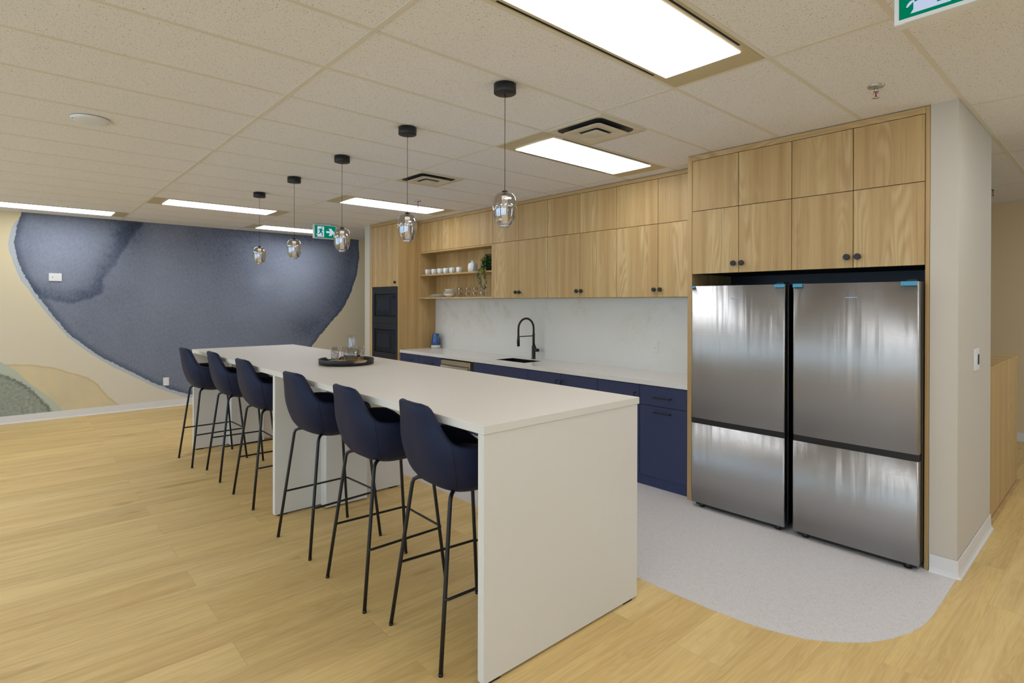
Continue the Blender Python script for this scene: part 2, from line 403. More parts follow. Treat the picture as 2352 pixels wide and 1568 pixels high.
# walls
def mural_wall():
    blob=[(0.099,2.80),(0.048,2.578),(0.022,2.406),(0.018,2.321),(0.039,2.181),(0.069,2.041),(0.133,1.873),(0.219,1.703),(0.329,1.519),(0.442,1.325),(0.579,1.127),(0.745,0.958),(0.915,0.809),(1.116,0.672),(1.324,0.53),(1.539,0.383),(1.79,0.248),(2.005,0.159),(2.419,0.07),(2.808,0.10),(3.219,0.23),(3.656,0.50),(3.924,0.781),(4.082,0.982),(4.324,1.249),(4.532,1.485),(4.66,1.726),(4.79,2.093),(4.833,2.42),(4.824,2.80)]
    halo=[(0.14,2.80),(-0.007,2.544),(-0.045,2.345),(-0.036,2.233),(0.014,2.039),(0.085,1.844),(0.185,1.665),(.30,1.48),(.425,1.285),(.565,1.09),(.73,.92),(.90,.765),(1.10,.628),(1.31,.49),(1.53,.345),(1.78,.20),(2.0,.11),(2.4,.04),(3.2,.2),(3.9,.79),(4.4,1.45),(4.7,2.1),(4.7,2.8)]
    sand=[(-3,.9),(-.6,.80),(0.004,0.763),(0.196,0.745),(0.441,0.68),(0.602,0.608),(0.793,0.514),(0.90,.42),(0.945,0.33),(1.02,0.22),(1.12,.12),(1.22,.02),(1.25,-.3),(-3,-.3)]
    sage=[(-3,1.5),(-1.4,1.3),(-.6,1.05),(-0.121,0.80),(0.025,0.684),(0.175,0.5),(0.328,0.34),(0.45,.18),(0.532,0.06),(.56,-.3),(-3,-.3)]
    sdark=[(-3,1.2),(-1.4,1.02),(-.6,.82),(-.121,.651),(.046,.558),(.174,.434),(.306,.266),(.404,.081),(.43,-.3),(-3,-.3)]
    tide=[(-1.,2.9),(1.46,2.9),(1.40,2.66),(1.30,2.50),(1.21,2.38),(1.12,2.20),(1.03,2.03),(.96,1.86),(.93,1.70),(.82,1.60),(.62,1.55),(.42,1.60),(.1,1.70),(-1.,1.8)]
    def sd(poly,p):
        x,y=p; d=1e9; ins=False; n=len(poly)
        for i in range(n):
            ax,ay=poly[i]; bx,by=poly[(i+1)%n]; ex,ey=bx-ax,by-ay; wx,wy=x-ax,y-ay
            t=max(0,min(1,(wx*ex+wy*ey)/(ex*ex+ey*ey))); dx,dy=wx-ex*t,wy-ey*t; d=min(d,dx*dx+dy*dy)
            if (ay>y)!=(by>y) and x<(bx-ax)*(y-ay)/(by-ay)+ax: ins=not ins
        return math.sqrt(d)*(1 if ins else -1)
    # pigment: (y, z, ry, rz, amount) light (+) and dark (-) washes
    wash=[(.55,2.35,.55,.40,.9),(.40,1.95,.40,.35,.6),(.85,1.70,.45,.16,-.2),(1.25,2.55,.20,.40,-.8),(1.2,2.78,.30,.25,-.6),(1.70,1.95,.35,.55,.65),(2.05,1.5,.7,.5,.25),(2.35,2.55,.55,.35,-.55),(2.8,2.15,.40,.40,-.35),(3.10,1.93,.16,.14,.75),(3.75,2.15,.62,.40,1.35),(3.55,1.7,.55,.35,.75),(3.0,1.35,.4,.35,.25),(3.85,2.68,.9,.12,-.9),(4.45,1.7,.35,.45,-.9),(4.65,2.4,.22,.5,-.9),(3.9,1.15,.45,.3,-.8),(1.2,1.1,.5,.3,.1),(.12,2.0,.1,.5,-.5),(2.6,.7,.8,.4,.1)]
    ny,nz=230,110; y0,y1=YF,YB
    ys=[-6,-3,-1.5]+[-1.0+7.0*i/ny for i in range(ny+1)]+[7.2,YB]; zs=[H*1.01*i/nz for i in range(nz+1)]
    verts=[];at={k:[] for k in('blue','halo','sand','sage','sdark','wash','tide')}
    for y in ys:
        for z in zs:
            verts.append((0,y,z))
            near=-1.6<y<5.6
            at['blue'].append(sd(blob,(y,z)) if near else -5); at['halo'].append(sd(halo,(y,z)) if near else -5)
            at['sand'].append(sd(sand,(y,z)) if y<3 else -5); at['sage'].append(sd(sage,(y,z)) if y<3 else -5); at['sdark'].append(sd(sdark,(y,z)) if y<3 else -5)
            at['tide'].append(sd(tide,(y,z)) if -1.6<y<3 else -5)
            t=0
            for (a,b,ra,rb,am) in wash:
                q=((y-a)/ra)**2+((z-b)/rb)**2
                if q<9: t+=am*math.exp(-q)
            at['wash'].append(t)
    n=len(zs); faces=[(i*n+j,(i+1)*n+j,(i+1)*n+j+1,i*n+j+1) for i in range(len(ys)-1) for j in range(n-1)]
    # back side gives the wall its thickness
    k=len(verts); verts+=[(-.12,YF,0),(-.12,YB,0),(-.12,YB,H*1.01),(-.12,YF,H*1.01)]; faces.append((k,k+3,k+2,k+1))
    for key in at: at[key]+=[-5.0]*4
    me=bpy.data.meshes.new('wall_left'); me.from_pydata(verts,[],faces)
    for key,val in at.items():
        a=me.attributes.new(key,'FLOAT','POINT'); a.data.foreach_set('value',val)
    m=M('watercolour mural wallpaper'); A=lambda s_: m.n('Attribute',attribute_name=s_).outputs['Fac']
    p=m.pos(); x,y,z=m.xyz(p); q=m.comb(0.0,y,z)
    n1=m.noise(q,9,5,.65); n2=m.noise(q,30,4,.6); n3=m.noise(q,3.0,3)
    j=m.math('ADD',m.math('MULTIPLY',m.math('SUBTRACT',n1,.5),.045),m.math('MULTIPLY',m.math('SUBTRACT',n2,.5),.030))
    db=m.math('ADD',A('blue'),j); dh=m.math('ADD',A('halo'),m.math('MULTIPLY',m.math('SUBTRACT',n3,.5),.05))
    # diagonal paper tooth
    c_,s_=math.cos(.45),math.sin(.45)
    u=m.math('ADD',m.math('MULTIPLY',y,c_),m.math('MULTIPLY',z,-s_)); v=m.math('ADD',m.math('MULTIPLY',y,s_),m.math('MULTIPLY',z,c_))
    tooth=m.noise(m.comb(m.math('MULTIPLY',u,60.0),m.math('MULTIPLY',v,17.0),0.0),1.0,3,.6)
    base=m.mix(m.rng(z,.2,2.4,0,1),s2l((216,206,186)),s2l((222,206,166)))
    base=m.mix(m.rng(n3,.35,.7,0,.35),base,s2l((214,206,190)))
    # sand wash
    ds=m.math('ADD',A('sand'),m.math('MULTIPLY',m.math('SUBTRACT',n1,.5),.05))
    sandc=m.mix(m.rng(n3,.3,.7,0,1),s2l((218,200,160)),s2l((206,190,156)))
    base=m.mix(m.rng(ds,-.004,.004,0,1),base,sandc)
    base=m.mix(m.math('MULTIPLY',m.rng(m.math('ABSOLUTE',m.math('SUBTRACT',ds,.012)),.0,.018,1,0),.5),base,s2l((190,162,112)))
    # sage washes
    dg=m.math('ADD',A('sage'),m.math('MULTIPLY',m.math('SUBTRACT',n3,.5),.04))
    base=m.mix(m.rng(dg,-.003,.003,0,1),base,s2l((184,190,172)))
    dd=m.math('ADD',A('sdark'),m.math('MULTIPLY',j,1.3))
    mott=m.noise(q,26,5,.7)
    sg=m.mix(m.rng(mott,.35,.65,0,1),s2l((132,136,122)),s2l((164,168,154)))
    base=m.mix(m.rng(dd,-.004,.006,0,1),base,sg)
    base=m.mix(m.math('MULTIPLY',m.rng(m.math('ABSOLUTE',m.math('SUBTRACT',dd,.02)),0,.035,1,0),m.rng(n2,.4,.6,.3,.85)),base,s2l((96,98,92)))
    # pale halo then blue
    base=m.mix(m.rng(dh,-.004,.004,0,1),base,s2l((182,188,194)))
    t=m.math('ADD',A('wash'),m.math('ADD',m.math('MULTIPLY',m.math('SUBTRACT',n3,.5),.7),m.math('MULTIPLY',m.math('SUBTRACT',tooth,.5),2.0)))
    ti=m.math('ADD',A('tide'),m.math('ADD',m.math('MULTIPLY',m.math('SUBTRACT',n1,.5),.10),m.math('MULTIPLY',m.math('SUBTRACT',n3,.5),.16)))
    t=m.math('ADD',m.math('ADD',t,.14),m.math('MULTIPLY',m.math('MULTIPLY',m.rng(ti,-.025,.03,0,1,True),m.rng(ti,.02,.30,1,0,True)),-1.05))
    blue=m.ramp(m.rng(t,-2.2,2.2,0,1),[(0,s2l((52,58,76))),(.30,s2l((88,96,116))),(.50,s2l((120,126,142))),(.72,s2l((136,143,160))),(1,s2l((158,166,182)))])
    edge=m.rng(db,.0,.09,1,0,True)
    blue=m.mix(m.math('MULTIPLY',edge,.6),blue,s2l((58,72,94)))
    base=m.mix(m.rng(db,-.003,.003,0,1),base,blue)
    m.P(Base_Color=base,Roughness=.8,Specular_IOR_Level=.2); m.bump(tooth,.15,.0012)
    me.materials.append(m.m); me.update()
    o=bpy.data.objects.new('wall_left',me); col.objects.link(o); o.location=(XL,0,0); struct(o)
mural_wall()
struct(MB().box(XL-.1,YB,0,XR,YB+.12,H+.02).build('wall_back','wall_warm'))
# unseen glazing: widened behind the camera, added on the right, to brighten the room
WZ0,WZ1=.12,2.62
def glazed_wall(name, axis, at, lo, hi, bays, n0):
    """axis 1: wall in the plane y=at running along x; axis 0: wall in the plane x=at running along y"""
    sg=-1 if axis==1 else 1
    def bx(mb,u0,d0,z0,u1,d1,z1):
        a,b=sorted((at+sg*d0,at+sg*d1))
        return mb.box(u0,a,z0,u1,b,z1) if axis==1 else mb.box(a,u0,z0,b,u1,z1)
    mb=MB(); bx(mb,lo,0,0,hi,.15,WZ0); bx(mb,lo,0,WZ1,hi,.15,H+.02)
    us=[lo]+[q for w_ in bays for q in w_]+[hi]
    for i in range(0,len(us),2): bx(mb,us[i],0,WZ0,us[i+1],.15,WZ1)
    struct(mb.build(name,'wall'))
    for i,(a,b) in enumerate(bays):
        mb=MB(); t=.05; d0,d1=.04,.10
        bx(mb,a,d0,WZ0,a+t,d1,WZ1); bx(mb,b-t,d0,WZ0,b,d1,WZ1); bx(mb,a+t,d0,WZ0,b-t,d1,WZ0+t); bx(mb,a+t,d0,WZ1-t,b-t,d1,WZ1)
        bx(mb,a+t,d0,.95,b-t,d1,.99)
        wo=struct(mb.build('window_%d'%(n0+i),'black_satin'))
        bx(MB(),a+t,.070,WZ0+t,b-t,.075,WZ1-t).build('pane','pane',wo)
        ld=bpy.data.lights.new('portal','AREA'); ld.shape='RECTANGLE'; ld.size=b-a; ld.size_y=WZ1-WZ0
        ld.cycles.is_portal=True
        lo_=bpy.data.objects.new('portal',ld); col.objects.link(lo_)
        if axis==1: lo_.location=((a+b)/2,at-.16,(WZ0+WZ1)/2); lo_.rotation_euler=(PI/2,0,0)
        else: lo_.location=(at+.16,(a+b)/2,(WZ0+WZ1)/2); lo_.rotation_euler=(PI/2,0,PI/2)
glazed_wall('wall_front',1,YF,XL,XR,[(-9.4,-7.2),(-7.0,-4.8),(-4.3,-2.1),(-1.2,.9),(1.2,3.3)],1)
glazed_wall('wall_right',0,XR,YF,YB,[(-3.9,-1.7),(5.2,7.0)],6)  # bays on this unseen side are added for extra daylight
# kitchen block: core behind the cabinets, end walls
KY=4.675
struct(MB().box(-7.72,KY+.012,0,-.806,5.10,H+.006).build('wall_kitchen','wall'))
struct(MB().box(-7.882,4.028,0,-7.722,5.10,H+.006).build('wall_kitchen_left','wall'))
struct(MB().box(-.804,4.02,0,-.672,5.10,H+.006).build('wall_kitchen_right','wall'))
# cove base round the right end wall
def cove(path, zt, r, name):
    """path of wall-foot points; profile leans out towards the floor"""
    prof=[(0.0,zt),(.004,zt-.002),(.006,.03),(.010,.012),(.020,.002),(.020,0.0),(0.0,0.0)]
    mb=MB(); m=len(path); nn=[]
    for i in range(m):
        a=Vector(path[max(i-1,0)]); b=Vector(path[i]); c=Vector(path[min(i+1,m-1)])
        d1=(b-a).normalized() if i>0 else (c-b).normalized(); d2=(c-b).normalized() if i<m-1 else d1
        n1=Vector((d1.y,-d1.x)); n2=Vector((d2.y,-d2.x)); n=(n1+n2).normalized(); n/=max(.3,n.dot(n1)); nn.append(n)
    k=len(prof)
    for i in range(m):
        for (u,z) in prof: mb.v.append((path[i][0]+nn[i].x*u, path[i][1]+nn[i].y*u, z+.0005))
    for i in range(m-1):
        for q in range(k): mb.face((i*k+q,i*k+(q+1)%k,(i+1)*k+(q+1)%k,(i+1)*k+q))
    mb.face(list(range(k))); mb.face([(m-1)*k+q for q in range(k)][::-1])
    return struct(mb.build(name,'base_white'))
cove([(-.80,4.018),(-.675,4.018),(-.6702,4.022),(-.6702,5.102)],.10,1,'baseboard_right')
cove([(-9.684,8.5),(-9.684,-5.9)][::-1],.10,1,'baseboard_left') if False else None
mb=MB().prism([(0,0),(.016,0),(.012,.004),(.007,.02),(.005,.098),(0,.10)],1,YF+.01,YB-.01)
mb.v=[(v[0]+XL+.002,v[1],v[2]) for v in mb.v]; struct(mb.build('baseboard_left','base_white'))
struct(MB().box(XL+.03,YB-.012,0,XR-.02,YB-.001,.10).build('baseboard_back','base_white'))

# low oak partition beyond the end wall
t=thing('half_wall',(-.745,5.8,0),'low oak-clad half wall with light top running back beyond the right end wall','partition')
part(t,'panel','oak',MB().box(-.80,5.115,.0,-.688,6.60,1.10,.001))
part(t,'cap','oak_h',MB().box(-.805,5.113,1.1005,-.683,6.605,1.12,.001))
part(t,'base_strip','oak_h',MB().box(-.686,5.115,0.0005,-.668,6.62,.022))

# ------------------------------------------------------------------ ceiling lights
def light_fixture(x0,y0,label,name='ceiling_light'):
    x1,y1=x0+G,y0+GY; cx,cy=(x0+x1)/2,(y0+y1)/2
    t=thing(name,(cx,cy,H),label,'ceiling light','lit rectangular ceiling panels')
    a=.0125; fx=.056; fy=.168; mb=MB(); z0,z1=H-.0006,H+.0024
    xs0,xs1,ys0,ys1=x0+a,x1-a,y0+a,y1-a
    lx0,lx1,ly0,ly1=x0+fx,x1-fx,y0+fy,y1-fy
    mb.box(xs0,ys0,z0,xs1,ly0,z1); mb.box(xs0,ly1,z0,xs1,ys1,z1); mb.box(xs0,ly0,z0,lx0,ly1,z1); mb.box(lx1,ly0,z0,xs1,ly1,z1)
    part(t,'frame','beige_metal',mb,centre=False)
    part(t,'diffuser','lens',MB().box(lx0+.0005,ly0+.0005,H-.006,lx1-.0005,ly1-.0005,H+.0022),centre=True)
    for xx in (x0+.022,x1-.034):
        part(t,'air_slot','slot',MB().box(xx,y0+.235,H-.0014,xx+.011,y1-.235,H-.0007),'dark slot')
    return t
cell=lambda i: X0+i*G
light_fixture(cell(1),Y0,'large lit ceiling panel nearest the viewer, cut off by the top edge of the photo')
light_fixture(cell(-2),Y0+GY,'lit ceiling panel in front of the tall fridge cabinets, beside the larger square air diffuser')
light_fixture(cell(-11),Y0,'lit ceiling panel above the middle of the mural, left of the pendant lamps')
light_fixture(cell(-8),Y0+GY,'lit ceiling panel near the oak shelf niche, behind the second nearest pendant cord')
light_fixture(cell(-14),Y0-GY,'lit ceiling panel at the far left, running out of the left edge of the photo')
light_fixture(cell(-14),Y0+GY,'thin-looking lit ceiling panel farthest back, left of the small exit sign')
hidden=[(cell(4)+0.0,Y0+GY),(cell(4),Y0+3*GY-.0),(cell(1),Y0-2*GY),(cell(-5),Y0-2*GY),(cell(-11),Y0-3*GY),(cell(7),Y0),(cell(7),Y0-2*GY),(cell(-2),Y0-4*GY),(cell(-8),Y0-4*GY),(cell(4),Y0-4*GY),(cell(-8),Y0-2*GY),(cell(-11),Y0-2*GY),(cell(7),Y0+GY),(cell(4),Y0-GY)]  # unseen extra panels, added to lift the room's brightness
for (xx,yy) in hidden:
    light_fixture(xx,yy,'added ceiling panel outside the frame, lit to brighten the room')

# air diffusers
def air_diffuser(x0,y0,label):
    cx,cy=x0+G/2,y0+G/2; t=thing('air_diffuser',(cx,cy,H),label,'air vent','square ceiling air diffusers'); Hd=H-.0048
    def rr(h,r,z,n=6):
        P=[]
        for (sx,sy,a0) in ((1,1,0),(-1,1,90),(-1,-1,180),(1,-1,270)):
            for i in range(n+1):
                a=math.radians(a0+90*i/n); P.append((cx+sx*(h-r)+r*math.cos(a), cy+sy*(h-r)+r*math.sin(a), z))
        return P
    def loft(mb,loops,cap=False):
        b=len(mb.v); n=len(loops[0])
        for L in loops: mb.v+=L
        for i in range(len(loops)-1):
            for k in range(n): mb.face((b+i*n+k,b+i*n+(k+1)%n,b+(i+1)*n+(k+1)%n,b+(i+1)*n+k),True)
        if cap: mb.face([b+(len(loops)-1)*n+k for k in range(n)])
    h=G/2-.0125
    mb=MB(); loft(mb,[rr(h,.002,Hd+.006),rr(h,.002,Hd-.001),rr(.205,.03,Hd-.001),rr(.200,.05,Hd+.004),rr(.185,.06,Hd+.0069)]); part(t,'frame','diffuser_white',mb,centre=False)
    mb=MB(); loft(mb,[rr(.199,.05,Hd+.0042),rr(.185,.06,Hd+.0068),rr(.01,.005,Hd+.0072)],True); part(t,'duct','cavity',mb,centre=False)
    mb=MB(); loft(mb,[rr(.125,.05,Hd+.004),rr(.135,.045,Hd-.004),rr(.160,.03,Hd-.013),rr(.163,.03,Hd-.016),rr(.160,.03,Hd-.017),rr(.085,.02,Hd-.013),rr(.083,.02,Hd-.010)]); part(t,'cone','diffuser_white',mb,centre=False)
    mb=MB(); loft(mb,[rr(.040,.02,Hd-.0005),rr(.050,.02,Hd-.008),rr(.068,.014,Hd-.019),rr(.070,.014,Hd-.022),rr(.066,.014,Hd-.023),rr(.01,.004,Hd-.022)],True); part(t,'centre_plate','diffuser_white',mb,centre=False)
    mb=MB(); loft(mb,[rr(.09,.02,Hd-.0095),rr(.045,.01,Hd-.0085)],True); part(t,'inner_duct','cavity',mb,centre=False)
air_diffuser(cell(-1),Y0+GY,'larger-looking square air diffuser in front of the ceiling light by the fridge cabinets')
air_diffuser(cell(-5),Y0+GY,'smaller-looking square air diffuser farther back, behind the nearest pendant but one')

def sprinkler(x,y,label):
    t=thing('fire_sprinkler',(x,y,H),label,'sprinkler','ceiling fire sprinklers')
    part(t,'escutcheon','chrome',MB().lathe([(.012,H-.012),(.036,H-.007),(.040,H-.002),(.041,H+.006)],x,y,28),centre=False)
    mb=MB().cyl((x,y,H-.012),(x,y,H-.030),.009,14); mb.tube([(x-.009,y,H-.028),(x-.011,y,H-.045),(x-.004,y,H-.060)],.0025,8); mb.tube([(x+.009,y,H-.028),(x+.011,y,H-.045),(x+.004,y,H-.060)],.0025,8)
    part(t,'frame','chrome',mb,centre=False)
    part(t,'bulb','red',MB().cyl((x,y,H-.030),(x,y,H-.058),.0035,10),'red glass bulb',False)
    part(t,'deflector','chrome',MB().lathe([(.004,H-.058),(.017,H-.062),(.017,H-.064),(.003,H-.066)],x,y,20),centre=False)
sprinkler(-.931,3.454,'ceiling sprinkler with red bulb above the fridge cabinets, nearest to the viewer')
sprinkler(-5.512,3.479,'small ceiling sprinkler beside the lit panel in front of the open shelf niche')
sprinkler(-.972,7.496,'ceiling sprinkler seen past the right end wall, above the half wall')
sprinkler(-8.54,3.486,'tiny ceiling sprinkler just left of the distant exit sign')
t=thing('ceiling_speaker',(-4.445,.372,H),'flat round white speaker cover on the ceiling at the left of the photo','speaker')
part(t,'cover','white_plastic',MB().lathe([(.02,H-.016),(.08,H-.015),(.10,H-.011),(.104,H-.004),(.104,H-.0016)],-4.445,.372,48),centre=False)
part(t,'screw','black',MB().lathe([(.004,H-.0145),(.004,H-.0105)],-4.445,.372-.092,10),centre=False)

# exit signs: built facing -Y, then turned
def exit_sign(loc, rz, label):
    t=thing('exit_sign',loc,label,'exit sign',None,rz)       # origin at the middle of the mounting plate, front faces local -Y
    W,Hh,D=.345,.205,.055; z1=-.018; z0=z1-Hh; y0=-D/2; y1=D/2; b=.013
    mb=MB(); mb.box(-W/2,y0+.006,z0,W/2,y1,z1,.003)
    mb.box(-W/2,y0,z0,W/2,y0+.006,z0+b); mb.box(-W/2,y0,z1-b,W/2,y0+.006,z1); mb.box(-W/2,y0,z0+b,-W/2+b,y0+.006,z1-b); mb.box(W/2-b,y0,z0+b,W/2,y0+.006,z1-b)
    mb.box(-.012-W/2+.01,y0+.004,z0-.0015,-W/2+.03,y0+.012,z0+.001); mb.build('housing','white_plastic',t)
    MB().box(-.09,-.020,-.018,.09,.020,-.001,.002).build('canopy','white_plastic',t)
    fy=y0+.0045; f=MB().box(-W/2+b,fy,z0+b,W/2-b,fy+.003,z1-b).build('face','sign_green',t)
    fw=W-2*b; fh=Hh-2*b; fx=-W/2+b; fz=z0+b
    def P(pts): return [(fx+u*fw, fz+v*fh) for u,v in pts]
    yy=fy-.0006
    MB().prism(P([(.10,.075),(.125,.145),(.125,.92),(.44,.92),(.44,.075)]),1,yy,fy-.0001).build('doorway','sign_white',f)
    MB().prism(P([(.54,.42),(.54,.58),(.73,.58),(.66,.80),(.78,.80),(.94,.50),(.78,.20),(.66,.20),(.73,.42)]),1,yy,fy-.0001).build('arrow','sign_white',f)
    mb=MB(); yg=yy-.0006
    circ=[(.335+.030*math.cos(a*PI/7),.815+.052*math.sin(a*PI/7)) for a in range(14)]
    mb.prism(P(circ),1,yg,yy-.0001)
    mb.prism(P([(.255,.74),(.31,.755),(.345,.70),(.335,.52),(.30,.44),(.235,.48),(.235,.60)]),1,yg,yy-.0001)     # trunk
    mb.prism(P([(.315,.74),(.37,.64),(.425,.62),(.425,.575),(.36,.59),(.30,.66)]),1,yg,yy-.0001)                    # front arm
    mb.prism(P([(.255,.74),(.19,.70),(.165,.56),(.195,.545),(.215,.64),(.275,.68)]),1,yg,yy-.0001)                  # rear arm
    mb.prism(P([(.285,.50),(.33,.49),(.385,.36),(.365,.14),(.325,.14),(.335,.34),(.275,.42)]),1,yg,yy-.0001)        # front leg
    mb.prism(P([(.235,.50),(.29,.46),(.235,.31),(.135,.27),(.135,.315),(.20,.345)]),1,yg,yy-.0001)                  # rear leg
    mb.build('running_figure','sign_green',f)
    mb=MB(); mb.prism(P([(.06,.215),(.075,.205),(.12,.275),(.135,.27),(.135,.315),(.10,.31),(.075,.27)]),1,yy,fy-.0001); mb.build('foot_outline','sign_white',f)
exit_sign((-8.05,3.463,H),PI/2,'small lit green exit sign with running figure and right arrow near the mural')
exit_sign((-.376,2.26,H),0,'large lit green exit sign cut off by the top right edge of the photo')

# ------------------------------------------------------------------ pendants
def make_pendant(loc,label):
    t=thing('pendant_lamp',loc,label,'pendant lamp','glass pendant lamps over the island')
    MB().lathe([(.0,-.0),(.060,-.0005),(.060,-.045),(.058,-.0475),(.010,-.048)],0,0,40).build('canopy','black',t)
    MB().cyl((0,0,-.046),(0,0,-.585),.0016,8).build('cord','black',t)
    g=[(.012,-.577),(.030,-.578),(.045,-.585),(.056,-.600),(.0625,-.625),(.0635,-.660),(.0600,-.700),(.052,-.728),(.040,-.745),(.026,-.752)]
    MB().lathe(g,0,0,48,cap0=False,cap1=False).build('globe','globe',t,fix=True)
    MB().lathe([(.012,-.566),(.016,-.568),(.016,-.592),(.010,-.596)],0,0,24).build('socket','steel_dark',t)
    c=MB().lathe([(.015,-.596),(.0155,-.600),(.0155,-.735),(.012,-.738)],0,0,24).build('light_tube','led',t)
    MB().lathe([(.0158,-.594),(.0165,-.596),(.0165,-.612),(.0158,-.614)],0,0,24).build('hot_cap','led_hot',c)
    MB().lathe([(.016,-.744),(.026,-.748),(.027,-.756),(.022,-.762),(.01,-.763)],0,0,32).build('bottom_cap','chrome',t)
    return t
pl=['pendant lamp nearest the viewer, hanging in front of the oak wall cabinets','second nearest pendant lamp, hanging in front of the tall oak side panel','middle one of the five pendant lamps, beside the small exit sign','second farthest pendant lamp, hanging left of the small exit sign','farthest pendant lamp, leftmost of the five over the island']
pxs=[-2.250,-3.238,-4.228,-5.245,-6.228]
pend=make_pendant((pxs[0],1.962,H-.001),pl[0])
for i in range(1,5):
    c=copy_tree(pend); c.location=(pxs[i],1.962,H-.001); c['label']=pl[i]

# ------------------------------------------------------------------ island
IX0,IX1,IY0,IY1,IZ=-6.700,-1.762,1.4256,2.493,1.071
t=thing('kitchen_island',(-4.23,1.96,0),'long white high-top island table with full-height white leg panels','island table')
part(t,'tabletop','white_lam',MB().box(IX0,IY0,IZ-.036,IX1,IY1,IZ,.0012))
for xa,xb in ((-1.805,-1.766),(-4.240,-4.196),(-6.740+.045,-6.655)):
    lp=part(t,'leg_panel','white_edge',MB().box(xa,IY0+.004,.012,xb,IY1-.012,IZ-.0365,.001))
    mb=MB(); mb.box(xa+.006,IY0+.03,.0,xb-.006,IY0+.10,.0125); mb.box(xa+.006,IY1-.12,.0,xb-.006,IY1-.05,.0125); mb.box(xa+.012,IY0+.1,.006,xb-.012,IY1-.12,.0125)
    sub(lp,'foot','black_satin',mb)
for xa in (-4.1955,-6.6545):
    part(t,'cable_cover','white_edge',MB().box(xa,1.775,.010,xa+.10,2.115,IZ-.037,.001))

# serving tray with carafe and glasses
tc=(-4.285,2.028); ZT=IZ+.0005
t=thing('serving_tray',(tc[0],tc[1],ZT),'round black serving tray with oak-look base on the white island','tray')
part(t,'base','warm_strip',MB().lathe([(.02,ZT+.010),(.205,ZT+.010),(.208,ZT+.014),(.205,ZT+.0165),(.02,ZT+.0165)],tc[0],tc[1],64),centre=False)
mb=MB(); n=96; R0=.209; R1=.215; b=len(mb.v)
def hh(a):
    d=min(abs((a-q+PI)%(2*PI)-PI) for q in (.09,PI+.09)); return .046-.020*(1 if d<.22 else max(0,1-(d-.22)/.13))
for k in range(n):
    a=2*PI*k/n; h=hh(a)
    for r,z in ((R0,.008),(R1,.006),(R1+.003,h-.001),(R1+.001,h),(R0+.002,h-.001)): mb.v.append((tc[0]+r*math.cos(a),tc[1]+r*math.sin(a),ZT+z))
for k in range(n):
    for q in range(5): mb.face((k*5+q,k*5+(q+1)%5,((k+1)%n)*5+(q+1)%5,((k+1)%n)*5+q),q in(1,4))
part(t,'rim','tray_black',mb,centre=False)
part(t,'foot_ring','tray_black',MB().lathe([(.13,ZT),(.15,ZT),(.15,ZT+.0095),(.13,ZT+.0095)],tc[0],tc[1],48),centre=False)
zb=ZT+.017
cx,cy=-4.285,2.075
t=thing('carafe',(cx,cy,zb),'clear glass carafe half filled with water standing on the round tray','carafe')
part(t,'body','clear',MB().lathe([(.01,zb+.001),(.045,zb+.001),(.060,zb+.022),(.070,zb+.050),(.068,zb+.070),(.055,zb+.092),(.034,zb+.108),(.031,zb+.122),(.0305,zb+.180),(.034,zb+.212),(.0325,zb+.212),(.029,zb+.180),(.0295,zb+.123),(.032,zb+.110),(.052,zb+.091),(.0655,zb+.070),(.0675,zb+.050),(.058,zb+.024),(.044,zb+.004),(.01,zb+.003)],cx,cy,40,cap0=False,cap1=False),centre=False)
part(t,'water','water',MB().lathe([(.01,zb+.0045),(.0435,zb+.0045),(.0575,zb+.025),(.0668,zb+.050),(.0655,zb+.058),(.01,zb+.058)],cx,cy,40),centre=False)
gp=[(-4.418,1.985),(-4.385,2.060),(-4.345,1.960),(-4.400,2.125),(-4.318,2.165)]
gl=['drinking glass at the left end of the tray','drinking glass in the middle of the group on the tray','drinking glass nearest the viewer on the tray','drinking glass at the back left of the tray','drinking glass behind the carafe on the tray']
def tumbler(x,y,z,label,group,h=.088,r=.034,nm='drinking_glass'):
    o=MB().lathe([(.008,0.0005),(r*.86,.0005),(r*.9,.004),(r,h),(r-.002,h),(r*.86,.010),(.008,.008)],0,0,24,cap0=False,cap1=False).build(nm,'clear')
    o.location=(x,y,z); return tag(o,label,'glass',group)
for (x,y),l in zip(gp,gl): tumbler(x,y,zb,l,'glasses on the serving tray',.118,.031)

# ------------------------------------------------------------------ bar stools
def sup(th,ax,by,bf,e=2.9):
    """superellipse point, th=0 at the back (-y); by back reach, bf front reach"""
    c=math.cos(th); s=math.sin(th)
    px_=math.copysign(abs(s)**(2/e),s)*ax; q=math.copysign(abs(c)**(2/e),c)
    return px_, (-q*by if q>0 else -q*bf)
def lerp(tab,z):
    if z<=tab[0][0]: return tab[0][1]
    for (a,b),(c,d) in zip(tab,tab[1:]):
        if z<=c:
            u=(z-a)/(c-a); return b+(d-b)*u
    return tab[-1][1]
AW=[(.700,.09),(.708,.135),(.722,.175),(.745,.208),(.79,.238),(.85,.256),(.91,.264),(.945,.262),(.98,.245),(1.03,.218),(1.08,.202),(1.11,.192),(1.132,.180)]
AB=[(.700,.06),(.708,.100),(.722,.145),(.745,.185),(.79,.220),(.85,.243),(.91,.260),(1.0,.278),(1.136,.302)]
AF=[(.700,.09),(.708,.140),(.722,.180),(.745,.205),(.79,.222),(.86,.232),(.95,.235),(1.14,.235)]
RH=[(0,1.132),(22,1.129),(30,1.122),(35,1.106),(38.5,1.078),(43,1.03),(48,.988),(54,.962),(62,.950),(75,.944),(90,.940),(112,.930),(128,.905),(142,.872),(156,.848),(180,.842)]
def outer(th,z):
    x,y=sup(th,lerp(AW,z),lerp(AB,z),lerp(AF,z)); return x,y
